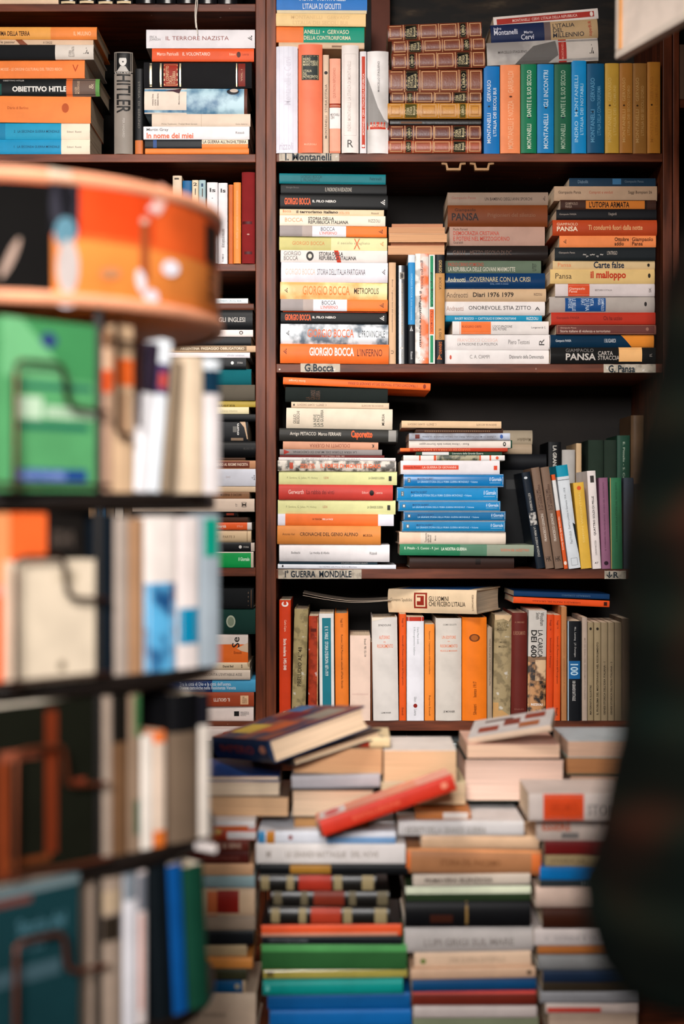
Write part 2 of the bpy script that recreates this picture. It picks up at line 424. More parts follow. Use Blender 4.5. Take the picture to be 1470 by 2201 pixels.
# ================================================================ RIGHT BOOKCASE, top shelf
zA = Z(330); zB = Z(782); zC = Z(1223); zD = Z(1549)
wh = 'e6e0e2'; cr = 'e6d5bb'; orr = 'e8692b'; bk = '090a0b'; dkt = '1b1b1b'
P1 = 'left stack, top right shelf'
row('left row, top right shelf', D0, zA, [
 I(591, 640, 101, 0, 'e4e3ee', 'thick white ribbed box set', [('r', 0, 1, a, a + .012, 'c9c6d6') for a in (.2, .4, .6, .8)] + [('t', 'Montanelli e Cervi', .45, .9, .3, .6, 'd6d2df'), ('t', 'rizzoli', .03, .1, .2, .8, 'c4bccb', -90)], st='h'),
 I(641, 693, 97, 0, 'ef7a58', 'salmon hardback with dark square label', [('r', .67, .9, .14, .86, '2c3432'), ('f', .68, .89, .17, .83, 'c9b27c', .0005), ('t', 'INDRO\nMONTANELLI\nMARIO CERVI', .80, .875, .2, .8, 'd7cda8', -90), ('t', "L'ITALIA\nDEL\nNOVECENTO", .69, .765, .2, .8, 'd7cda8', -90), ('t', 'RIZZOLI', .07, .085, .25, .75, 'f6c6a8', -90)], st='h'),
 I(694, 707, 119, 0, 'd9bda4', 'thin beige booklet', [('t', "MONTANELLI   STORIA D'ITALIA", .15, .7, .3, .7, '4a3a30'), ('o', .8, .835, .2, .8, '2a2522')]),
 I(708, 732, 127, 0, 'efa58a', 'pink paperback with white middle band', [('r', .0, .02, 0, 1, 'd98060'), ('r', .26, .48, 0, 1, 'eee6e2'), ('r', .48, .525, 0, 1, 'a04028'), ('r', .495, .503, 0, 1, 'efa58a'), ('t', 'MONTANELLI\nCERVI', .36, .42, .1, .9, '3a3230', -90), ('t', 'QUI NON RIPOSANO', .58, .9, .4, .7, 'd07a60')]),
 I(734, 771, 99, 0, 'ece2dc', 'cream hardback with framed spine', [('f', .16, .92, .14, .86, 'b9aba6', .0004), ('t', 'INDRO MONTANELLI  LA STANZA DI MONTANELLI', .2, .85, .45, .66, 'c9b8b2'), ('t', 'R', .05, .12, .32, .66, '4a4442', -90, 0)], st='h'),
 I(773, 788, 111, 0, wh, 'thin white paperback with red stripe', [('r', .05, .95, .22, .72, 'c33f27'), ('t', "MONTANELLI  CERVI  L'ITALIA DELLA REPUBBLICA", .18, .78, .33, .62, 'efd9cc'), ('o', .06, .085, .25, .7, 'eee6e2')]),
 I(789, 835, 112, 0, 'n:b9b4b0:eae4e2:5', 'grey and white jacket with red band', [('q', [(.35, 1), (.75, 1), (.45, .5), (.33, .2), (.3, .0), (.25, 0), (.27, 1)], '8f8b88'), ('r', .235, .305, 0, 1, 'c23a22'), ('t', 'MONTANELLI', .255, .285, .1, .88, 'f0d0c0', -90), ('t', 'MARCELLO STAGLIENO', .6, .9, .42, .52, '5b5654')], st='h', dy=.004)])
stack(P1, D0, Z(104.5), [
 I(594, 789, -16, 22, '2b78c8', 'blue paperback with two white title lines', [('t', 'INDRO   MONTANELLI', .25, .76, .56, .84, 'e8eef4'), ('t', "L'ITALIA DI GIOLITTI", .29, .71, .1, .42, 'e8eef4')]),
 I(595, 788, 22, 30, 'e3cfa8', 'thin cream booklet'),
 I(590, 786, 30, 57, 'f2cf94', 'pale yellow paperback with faded title', [('t', 'MONTANELLI   GERVASO', .18, .82, .55, .85, 'e4bd86'), ('t', "L'ITALIA DEI SECOLI BUI", .2, .8, .12, .42, 'e4bd86')]),
 I(589, 783, 57, 91, '0f9277', 'teal green paperback with orange left end', [('t', 'ANELLI  •  GERVASO', .33, .83, .55, .82, 'e9dfc0'), ('t', 'DELLA CONTRORIFORMA', .33, .85, .18, .43, 'e9dfc0')], [(.325, 'ee7d3c'), (1, '0f9277')]),
 I(599, 783, 91, 104, 'd8b898', 'brownish cream paperback', [('r', .62, .74, .2, .5, '8a6a50')])], tilt=.3)
def leather(u, c='7a2f1c', lab='12110e'):
    L = []; seq = u
    for i, (a, b, k) in enumerate(seq):
        if k == 'p': L += [('f', a, b, .1, .92, 'cf9f74', .0017), ('f', a + .02, b - .02, .24, .78, '9a6242', .0006)]
        else: L += [('r', a, b, .06, .95, lab), ('f', a + .004, b - .004, .1, .9, 'b89a62/s', .0005), ('t', k, a + .015, b - .015, .2, .8, 'd9c79a', 90)]
    for a, b, _ in seq[:-1]: L.append(('r', b + .018, b + .026, .02, .98, 'cf9f74'))
    return L
SA = [(.02, .145, 'p'), (.185, .31, "STORIA\nD'ITALIA\nMontanelli"), (.35, .52, 'p'), (.56, .73, 'p'), (.77, .83, 'LIBRO'), (.87, .99, 'p')]
SB = [(.02, .15, 'p'), (.19, .245, 'LIBRO'), (.29, .46, 'p'), (.49, .66, 'p'), (.7, .83, "STORIA\nD'ITALIA\nMontanelli"), (.87, .99, 'p')]
lb = '743622/l'
stack('leather stack, top right shelf', D0, zA, [
 I(834, 1036, 49, 84, lb, 'gilt brown leather volume', leather(SA), st='l', tilt=-2),
 I(843, 1043, 84, 112, lb, 'gilt brown leather volume, shifted right', leather(SA), st='l', tilt=-2.2),
 I(842, 1043, 112, 148, lb, 'gilt brown leather volume, label at right', leather(SB), st='l', tilt=-1.6),
 I(836, 1037, 148, 195, '7a3e26/l', 'gilt reddish leather volume over cream pages', leather(SA), st='l', tilt=-.5),
 I(838, 1035, 198, 223, '5e2c1a/l', 'gilt maroon leather volume', leather(SB), st='l'),
 I(833, 1034, 223, 256, 'c4862e/l', 'golden tan leather volume', leather(SA, lab='4a4416'), st='l'),
 I(838, 1034, 256, 270, '1a120e/l', 'thin black leather volume', [('r', .12, .35, .3, .6, '6b4a34')], st='l'),
 I(836, 1034, 270, 303, '5e2418/l', 'gilt dark maroon leather volume', leather(SB), st='l'),
 I(834, 1034, 303, 330, 'a0492c/l', 'gilt orange brown leather volume', leather(SB), st='l')])
def mo(a, b=None, c='e3e9ee', star='1a2a3a', su=.45):
    L = []
    if b: L += [('t', a, .12, .84, .56, .8, c), ('t', b, .2, .75, .2, .42, c)]
    else: L += [('t', a, .05, .93, .34, .62, c)]
    L.append(('o', su, su + .02, .6 if b else .4, .75 if b else .56, star)); return L
row('right row, top right shelf', D0, zA, [
 I(1040, 1074, 142, 0, '1672b8', 'bright blue paperback with white lettering', mo('MONTANELLI        GERVASO', "L'ITALIA DEI SECOLI BUI", su=.53)),
 I(1075, 1118, 140, 0, 'f08c5a', 'light orange paperback', mo('MONTANELLI E NOZZA      GARIBALDI', c='f6b48c', star='5a2a1a', su=.63)),
 I(1119, 1153, 139, 0, '14734e', 'green paperback with bright lettering', mo('MONTANELLI      DANTE E IL SUO SECOLO', c='d9e4d0', su=.39)),
 I(1154, 1190, 139, 0, '147ab4', 'blue paperback with single line', mo('MONTANELLI    GLI INCONTRI', c='c8dce8', su=.5)),
 I(1191, 1227, 139, 0, '1b5a40', 'darker green paperback', mo('MONTANELLI      DANTE E IL SUO SECOLO', c='a8bfa8', su=.39)),
 I(1228, 1260, 131, 0, '1384c0', 'tallest blue paperback', mo('INDRO  MONTANELLI', "L'ITALIA DEI NOTABILI", c='a4cfe6')),
 I(1261, 1298, 138, 0, '0f4f74', 'dark petrol blue paperback', mo('MONTANELLI     GERVASO', "L'ITALIA DELLA CONTRORIFORMA", c='5c98ba')),
 I(1300, 1330, 137, 0, 'c89c3c', 'ochre yellow paperback', mo('MONTANELLI     GERVASO', "L'ITALIA DEI COMUNI", c='d8b468', star='3a2410', su=.52)),
 I(1331, 1359, 137, 0, 'b87a34', 'brownish ochre paperback', mo('MONTANELLI     GERVASO', "L'ITALIA DEI SECOLI D'ORO", c='d6a868', star='3a2410', su=.52)),
 I(1360, 1390, 136, 0, 'a87438', 'dull brown ochre paperback', mo('MONTANELLI     GERVASO', "L'ITALIA DEI SECOLI D'ORO", c='d0a468', star='3a2410', su=.52)),
 I(1391, 1419, 134, 0, 'd08a34', 'amber orange paperback', mo('MONTANELLI     GERVASO', "L'ITALIA DEI COMUNI", c='c07a30', star='3a2410', su=.52))])
stack('top right corner stack', D0, Z(136), [
 I(1061, 1287, 27, 46, 'e0d4cc', 'white paperback with red stripe', [('r', .03, .96, .22, .75, 'a8332a'), ('t', 'MONTANELLI  CERVI  L\'ITALIA DELLA REPUBBLICA', .18, .8, .35, .62, 'e8c8bc'), ('o', .92, .95, .25, .72, 'eadcd2')], tilt=-5.2, dy=.01),
 I(1056, 1286, 46, 87, '1f2a4c', 'navy and tan hardback', [('t', 'Indro', .03, .1, .7, .85, 'd8d8e4'), ('t', 'Montanelli', .03, .25, .42, .7, 'e0e0ea'), ('t', 'Mario', .31, .39, .42, .56, 'd8d8e4'), ('t', 'Cervi', .28, .4, .12, .38, 'e0e0ea'), ('t', "L'ITALIA\nDEL\nMILLENNIO", .58, .87, .12, .86, '2a2a33'), ('t', 'superBUR', .91, .95, .1, .9, 'b3402e', 90)], [(.5, '1f2a4c'), (.56, '6a5a58'), (1, 'b99a72')], tilt=-3.4, st='h', dep=.14),
 I(1047, 1286, 87, 136, 'n:8a8480:d8d0c8:6', 'grey white hardback with red band', [('r', .66, 1, 0, 1, 'c9beb4'), ('q', [(.25, 0), (.42, .75), (.62, .95), (.64, .3), (.55, .0)], '65615e'), ('r', .645, .715, 0, 1, 'a52f28'), ('t', 'MONTANELLI', .67, .69, .1, .9, 'd89080', 90), ('t', 'MARCELLO STAGLIENO', .1, .36, .47, .58, '4c4744'), ('a', .92, .96, .3, .7, '26221f')], tilt=-2.6, st='h')])
# ================================================================ second shelf
GB = ('t', 'GIORGIO BOCCA', .04, .285, .28, .76, 'f0622f', 0, 2)
def cy(): return [('t', 'BOCCA', .385, .515, .52, .88, '2a2a2a', 0, 0), ('t', "L'INFERNO", .375, .535, .18, .46, 'e8602a'), ('a', .925, .962, .3, .7, '3a1a10', 90)]
SG6 = [(.21, '9a908e'), (.305, 'b3a39c'), (.62, 'e6e3ea'), (1, 'ec7a34')]
P2 = 'left stack, second right shelf'
stack(P2, D0, zB, [
 I(600, 829, 373, 395, '0f6f78', 'teal paperback', [('t', 'GIORGIO BOCCA\nIL PROVINCIALE', .2, .4, .2, .85, '0a474f'), ('t', 'Feltrinelli', .85, .96, .4, .7, '0a3a44')]),
 I(603, 831, 395, 419, bk, 'black paperback with small title', [('t', 'IL PADRONE IN REDAZIONE', .42, .67, .32, .68, 'b5aca0'), ('t', 'Giorgio Bocca', .05, .17, .55, .75, '6a6460')]),
 I(602, 833, 419, 450, bk, 'upper black book with orange name', [GB, ('t', 'IL FILO NERO', .3, .52, .45, .62, 'e2dcd6', 0, 3), ('a', .935, .975, .3, .7, 'e0dcd8', 90)]),
 I(601, 825, 450, 464, 'e8cda8', 'thin cream paperback', [('t', 'Bocca', .03, .11, .45, .9, 'e8703c'), ('t', 'il terrorismo italiano', .16, .56, .35, .8, '2a1a12', 0, 3), ('t', '1970-1978', .57, .67, .25, .65, 'e8905c'), ('t', 'Rizzoli', .88, .95, .3, .6, '6a5a48')]),
 I(601, 828, 464, 486, 'efe3cf', 'cream paperback with bold two-line title', [('t', 'BOCCA', .05, .22, .35, .75, 'ea9468'), ('t', 'STORIA DELLA\nREPUBBLICA ITALIANA', .27, .65, .18, .85, '25211c', 0, 2), ('t', 'RIZZOLI', .84, .95, .35, .65, '7a6e60')]),
 I(601, 831, 486, 509, 'e6e3ea', 'upper grey, white and orange striped paperback', cy(), SG6),
 I(600, 832, 509, 538, 'd8cf92', 'pale olive yellow paperback', [('r', .48, 1, .03, .97, 'e3dba6'), ('t', 'GIORGIO BOCCA', .12, .42, .38, .66, 'd0854a'), ('t', 'il secolo sbagliato', .54, .84, .4, .66, 'a89e7a'), ('t', 'X', .69, .75, .1, .9, 'd06a40', 0, 0), ('a', .935, .965, .35, .7, 'd08a50', 90)], [(.48, 'c9c07c'), (1, 'e3dba6')]),
 I(603, 832, 538, 564, 'e4dad4', 'white paperback with black emblem', [('t', 'GIORGIO\nBOCCA', .03, .19, .16, .9, '4a4440', 0, 0), ('o', .24, .31, .12, .9, '2c2a28'), ('o', .257, .293, .32, .7, 'e0d4c4'), ('q', [(.5, 1), (.54, 1), (.57, 0), (.53, 0)], 'c83c22'), ('t', 'STORIA DELLA\nREPUBBLICA ITALIANA', .36, .71, .18, .86, '211d1b', 0, 2)]),
 I(604, 833, 564, 607, 'eae3ea', 'thick white paperback with thin black title', [('t', 'GIORGIO BOCCA', .04, .32, .36, .66, 'f0b69c', 0, 0), ('t', "STORIA DELL'ITALIA PARTIGIANA", .34, .79, .36, .66, '2c2a2e', 0, 0), ('a', .945, .975, .38, .66, '33302f', 90)], st='h'),
 I(602, 832, 607, 644, 'n:f0a45c:f2dc9c:14', 'orange and cream mottled book', [('t', 'GIORGIO BOCCA', .21, .65, .25, .78, 'ee8440', 0, 1), ('t', 'METROPOLIS', .69, .92, .33, .68, '2c160e'), ('a', .04, .07, .35, .65, '40200f', 90)], st='h'),
 I(603, 833, 644, 669, 'e6e3ea', 'lower grey, white and orange striped paperback', cy(), SG6),
 I(603, 831, 669, 697, bk, 'lower black book with orange name', [('r', .02, .99, .93, 1, 'e0542a'), GB, ('t', 'IL FILO NERO', .3, .52, .45, .62, 'e2dcd6', 0, 3), ('a', .935, .975, .3, .7, 'e0dcd8', 90)]),
 I(603, 834, 697, 740, 'n:5d6a76:dfe2e6:26', 'white hardback speckled blue grey', [('t', 'GIORGIO BOCCA', .25, .68, .33, .74, 'ec6a34'), ('t', 'IL PROVINCIALE', .72, .97, .34, .68, '3a3e40', 0, 0), ('a', .05, .08, .4, .66, '222', 90)], st='h'),
 I(602, 835, 740, 782, 'f0702e', 'bright orange hardback', [('t', 'GIORGIO BOCCA', .27, .68, .38, .82, 'f3e6e4', 0, 2), ('t', "L'INFERNO", .71, .94, .38, .76, '3c120a', 0, 0), ('a', .03, .06, .45, .75, '5a1a0c', 90)], st='h')], tilt=.55)
row('short row, second right shelf', D0, zB, [
 I(835.5, 851, 564, 0, 'd9b08a', 'beige paperback', [('t', 'Bocca    I giovani leoni del neocapitalismo', .31, .83, .38, .62, '4a3222', 180), ('t', 'U', .1, .13, .3, .7, '4a3222')]),
 I(852, 876, 571, 0, '15171b/g', 'black paperback with small square emblem', [('r', .86, .93, .3, .72, '8c857c'), ('o', .87, .92, .38, .62, '3c3834'), ('t', 'GIORGIO BOCCA  LA REPUBBLICA DI MUSSOLINI', .3, .82, .44, .56, 'b09a7c', 180), ('o', .15, .17, .4, .7, 'c8c4be'), ('t', 'STORIA', .06, .12, .42, .58, 'a8a49e', 180)], dy=.004),
 I(877, 892, 548, 0, '2f8cc8', 'blue paperback with black foot', [('t', 'GIORGIO BOCCA  il mio novecento', .4, .83, .35, .62, '8ec4e4', 180), ('a', .3, .345, .3, .75, 'e0e0e0', -90), ('t', 'Rizzoli', .04, .11, .35, .65, 'c8c8c8', 180)], [(.36, '1c1e22'), (.93, '2f8cc8'), (1, 'dfe8ee')]),
 I(892, 921, 546, 0, 'n:dcd4cc:ee7038:22', 'white and orange torn jacket', [('r', 0, 1, .62, 1, 'n:a8a49e:e4dcd4:60'), ('t', 'giorgio bocca', .68, .94, .36, .62, '2c2624', 180), ('t', 'il viaggiatore spaesato', .15, .66, .5, .74, '1c1816', 180, 2), ('a', .03, .07, .3, .8, 'e8e4e0', -90)]),
 I(921.5, 935, 548, 0, 'eceae4', 'white paperback with green and orange stripe', [('r', .52, .99, .3, .8, '0f8a58'), ('r', .27, .5, .2, .9, 'ee6a30'), ('r', .01, .26, .3, .8, '0f8a58'), ('t', 'giorgio BOCCA', .52, .84, .3, .8, '14241c', 180), ('t', "L'ITALIA L'E MALADA", .29, .5, .35, .75, '701c0c', 180)]),
 I(935.5, 956, 547, 0, 'c08c52', 'black and tan paperback', [('t', 'GIORGIO', .835, .95, .3, .62, 'd8b070', 180), ('t', 'BOCCA', .68, .79, .35, .62, '4a3018', 180), ('t', 'IL DIO', .23, .32, .35, .62, '4a3018', 180), ('t', 'DENARO', .09, .2, .3, .62, 'd8702c', 180), ('a', .04, .085, .3, .8, 'ee8038', -90)], [(.22, '17191e'), (.83, 'c08c52'), (1, '17191e')])])
stack('pages-out pile, second right shelf', D0 + .003, Z(546), [
 I(843, 953, 481, 489, 'c98c68', 'thin page edges', back=True, pg='c48a68', dep=.13),
 I(836, 957, 489, 503, 'd6a47e', 'wavy tan page edges', back=True, pg='d09a72', dep=.13),
 I(836, 961, 503, 521, 'd8a880', 'tan page edges', back=True, pg='dba67c', dep=.13),
 I(838, 954, 521, 527, 'a86a48', 'thin brown page edges', back=True, pg='9a5f42', dep=.13),
 I(834, 956, 527, 545, 'd8a07a', 'pinkish tan page edges', back=True, pg='dba880', dep=.13)])
P4 = 'middle stack, second right shelf'
stack(P4, D0 + .018, zB, [  # top three covers darkened, the shade under the shelf put into their colour
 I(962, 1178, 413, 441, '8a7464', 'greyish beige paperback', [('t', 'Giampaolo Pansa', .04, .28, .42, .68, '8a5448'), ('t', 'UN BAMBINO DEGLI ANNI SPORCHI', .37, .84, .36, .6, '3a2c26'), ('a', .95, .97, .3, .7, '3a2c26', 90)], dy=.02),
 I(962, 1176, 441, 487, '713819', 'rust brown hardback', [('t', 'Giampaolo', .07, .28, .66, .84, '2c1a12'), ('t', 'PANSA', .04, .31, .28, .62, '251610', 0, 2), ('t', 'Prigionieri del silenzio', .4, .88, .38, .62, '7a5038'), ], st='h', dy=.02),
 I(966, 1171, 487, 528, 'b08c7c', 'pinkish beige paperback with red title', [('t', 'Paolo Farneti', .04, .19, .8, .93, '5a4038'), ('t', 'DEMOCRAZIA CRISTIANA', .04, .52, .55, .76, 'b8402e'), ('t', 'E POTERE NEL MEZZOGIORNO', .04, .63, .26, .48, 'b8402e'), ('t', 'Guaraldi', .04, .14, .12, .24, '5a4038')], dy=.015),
 I(960, 1177, 528, 560, '241d1b/g', 'glossy black hardback', [('t', 'GALLI', .06, .18, .36, .66, '6a5044'), ('t', 'MEZZO SECOLO DI DC', .23, .64, .36, .66, '5c463c')], st='h', dy=.012),
 I(957, 1163, 560, 587, '5c6b58', 'sage green paperback', [('t', 'PAOLO CIRINO POMICINO', .03, .4, .55, .85, 'a8402c'), ('t', 'LA REPUBBLICA DELLE GIOVANI MARMOTTE', .03, .73, .16, .5, 'c9c2b0'), ('t', 'UTET', .91, .95, .2, .8, '2c3028', 90)], dy=.01),
 I(957, 1171, 587, 621, '12365e/g', 'glossy navy hardback', [('t', 'Andreotti', .02, .2, .42, .72, 'd9cfa8'), ('t', 'GOVERNARE CON LA CRISI', .24, .85, .44, .74, 'c9b98c', 0, 0), ('t', 'DAL 1944 A OGGI', .45, .63, .25, .36, '6a86a8')], st='h', dy=.006),
 I(955, 1173, 621, 648, 'c9a884', 'beige paperback', [('t', 'Andreotti', .02, .23, .3, .72, '5c4636', 0, 0), ('t', 'Diari 1976 1979', .28, .68, .34, .72, '33281f', 0, 2), ('t', 'RIZZOLI', .88, .96, .45, .65, '5c4636')], st='h', dy=.004),
 I(955, 1171, 648, 678, 'e2dad6', 'white hardback with condensed title', [('t', 'Andreotti', .02, .19, .32, .66, 'a07a6c', 0, 0), ('t', 'ONOREVOLE, STIA ZITTO', .24, .86, .35, .68, '3c3735'), ('t', 'A', .9, .95, .36, .6, '2c2826')], st='h'),
 I(957, 1165, 678, 691, '1686ac', 'thin turquoise paperback', [('t', 'BAGET BOZZO  •  CATTOLICI E DEMOCRISTIANI', .1, .73, .3, .7, 'c9dce0'), ('t', 'RIZZOLI', .84, .96, .25, .75, 'd8e2e2')]),
 I(972, 1179, 691, 719, 'e4dbd6', 'white paperback with orange block', [('r', .09, .4, .02, .98, 'ee7434'), ('t', 'RUGGERO ORFEI', .1, .3, .5, .68, '9a2c14'), ('t', "L'OCCUPAZIONE\nDEL POTERE", .42, .62, .3, .7, '4a4442'), ('t', 'Longanesi & C.', .82, .97, .42, .6, '4a4442'), ('r', .075, .08, 0, 1, 'd88a60')]),
 I(954, 1181, 719, 752, 'e6dedb', 'white paperback with pale italic title', [('t', 'FRANCESCO COSSIGA', .13, .51, .52, .74, 'e3b8a8', 0, 0), ('t', 'LA PASSIONE E LA POLITICA', .13, .51, .28, .46, '7a736f'), ('t', 'Piero Testoni', .61, .81, .36, .66, '6a6460', 0, 0), ('t', 'R', .9, .95, .3, .7, '3a3634', 90, 0)]),
 I(956, 1180, 752, 782, 'e8e1de', 'white paperback with small red mark', [('o', .045, .065, .35, .65, 'c8503a'), ('t', 'C. A. CIAMPI', .24, .43, .42, .66, '6a6460', 0, 0), ('t', 'Dizionario della Democrazia', .62, .95, .42, .66, '3a3634')])], jit=.002)
P5 = 'right stack, second right shelf'
stack(P5, D0, zB, [
 I(1223, 1409, 383, 400, '1d3448', 'thin dark blue paperback', [('t', 'Diabolik', .1, .22, .5, .8, '6a7c8c'), ('r', .5, .6, .4, .95, '3a6a90'), ('t', 'Giampaolo Pansa', .64, .86, .5, .8, '5c6c78')], dy=.03),
 I(1191, 1412, 400, 430, 'b39479', 'beige paperback with small black lettering', [('t', 'Giampaolo Pansa', .04, .26, .42, .68, '33261f'), ('t', 'Comprati e venduti', .34, .57, .42, .68, 'a8523c'), ('t', 'Saggi Bompiani 26', .72, .95, .42, .68, '2a201a')], dy=.006),
 I(1204, 1410, 430, 451, '3c241c', 'dark brown paperback with orange patch', [('r', .26, .905, .04, .96, '2a1a14'), ('r', .265, .88, .08, .92, 'c8742c'), ('t', "L'UTOPIA ARMATA", .3, .72, .2, .82, '1c110c', 0, 2), ('t', 'GIAMPAOLO\nPANSA', .05, .18, .15, .75, '9c8474')]),
 I(1195, 1410, 451, 473, '17171a', 'black paperback with faint title', [('t', 'Giampaolo PANSA', .03, .2, .4, .62, '9c8e84'), ('t', 'I bugiardi', .52, .6, .35, .7, '9c8e84')]),
 I(1187, 1411, 473, 507, 'b84622', 'rust red hardback with cream title', [('t', 'GIAMPAOLO', .04, .24, .62, .8, 'e8c8a8', 0, 0), ('t', 'PANSA', .04, .24, .26, .56, 'efd9bc', 0, 2), ('t', 'Ti condurrò fuori dalla notte', .34, .86, .34, .66, 'e6b47c')], st='h'),
 I(1202, 1409, 507, 532, 'f08a50', 'light orange paperback', [('t', 'Ottobre\naddio', .57, .72, .14, .86, '2c160c', 0, 2), ('r', .735, .738, .1, .9, 'c86a3c'), ('t', 'Giampaolo\nPansa', .75, .97, .14, .86, '5a2c18', 0, 2), ('a', .04, .07, .3, .68, '3c1a0c', 90)]),
 I(1192, 1408, 532, 560, '1a1f22', 'black paperback with white scuffs', [('t', 'Giampaolo Pansa', .04, .2, .48, .66, 'a89c92'), ('t', "L'INTRIGO", .52, .62, .42, .72, 'c0b2a4', 0, 0), ('t', '~,. -~ ., ~', .28, .48, .2, .5, 'b8b0a8', 0, 2)]),
 I(1188, 1408, 560, 579, 'd8b98a', 'cream paperback with blue script title', [('t', 'Pansa', .05, .18, .3, .75, 'df7c4a', 0, 0), ('t', 'Carte false', .4, .7, .15, .92, '14243a', 0, 2), ('o', .925, .95, .3, .7, '2c241c')]),
 I(1182, 1407, 579, 610, 'dfbb7c', 'straw yellow paperback with red title', [('t', 'Pansa', .05, .205, .34, .72, '3c2c22', 0, 0), ('t', 'il malloppo', .385, .725, .22, .88, 'c0391f', 0, 3), ('o', .935, .96, .4, .72, '2c241c')]),
 I(1193, 1407, 610, 637, 'd9cbc8', 'white paperback with red patch', [('r', .13, .345, .01, .99, 'd84c24'), ('t', 'Giampaolo\nPansa', .14, .3, .3, .72, 'f2cdb8'), ('t', "BESTIARIO D'ITALIA", .4, .57, .42, .56, '6a5c58'), ('t', 'SK', .94, .965, .3, .7, '5a4c48', 90)]),
 I(1181, 1407, 637, 672, 'b3a8a0/g', 'silver hardback with blue label', [('r', .15, .535, .08, .92, '174a86'), ('t', 'VITA\nDI UNA\nFIAT', .3, .42, .12, .88, 'c3d2e0', -90), ('t', 'GIAMPAOLO\nPANSA', .46, .52, .12, .88, 'c3d2e0', -90), ('t', 'LE BELLE\nINTESE', .18, .25, .12, .88, 'c3d2e0', -90), ('o', .9, .925, .38, .66, '2a2624')], st='h'),
 I(1184, 1408, 672, 698, 'b5311f', 'red paperback with dark lettering', [('t', 'Giampaolo PANSA', .05, .27, .4, .66, '6a1a12'), ('t', 'Chi ha ucciso', .5, .68, .35, .7, '5a1610')]),
 I(1195, 1410, 698, 719, '6a3a34', 'maroon paperback with pale border', [('f', .01, .99, .06, .94, 'b88068', .0006), ('t', 'Giampaolo Pansa', .04, .2, .55, .75, 'c9a090'), ('t', 'Storie italiane di violenza e terrorismo', .04, .54, .2, .46, 'dcc4b4'), ('o', .895, .925, .35, .72, '9a6a5a')]),
 I(1183, 1406, 719, 747, '123048/g', 'glossy navy book with orange end', [('q', [(.68, 1), (1, 1), (1, 0), (.79, 0)], 'e38a34/g'), ('t', 'Giampaolo PANSA', .05, .2, .38, .62, 'ccd2d6'), ('t', 'I BUGIARDI', .52, .63, .38, .68, 'ccd2d6', 0, 0)], st='h'),
 I(1182, 1408, 747, 782, '1e1e1e/g', 'glossy black hardback with peach patch', [('t', 'GIAMPAOLO', .145, .41, .7, .92, '7a7470', 0, 0), ('t', 'PANSA', .145, .43, .2, .62, 'cfc6be', 0, 2), ('t', 'CARTA\nSTRACCIA', .45, .655, .22, .76, 'b8aea6', 0, 1), ('r', .65, .87, .12, 1, 'f2b878'), ('t', 'R', .94, .965, .42, .62, '8a8078', 90, 0)], st='h')])
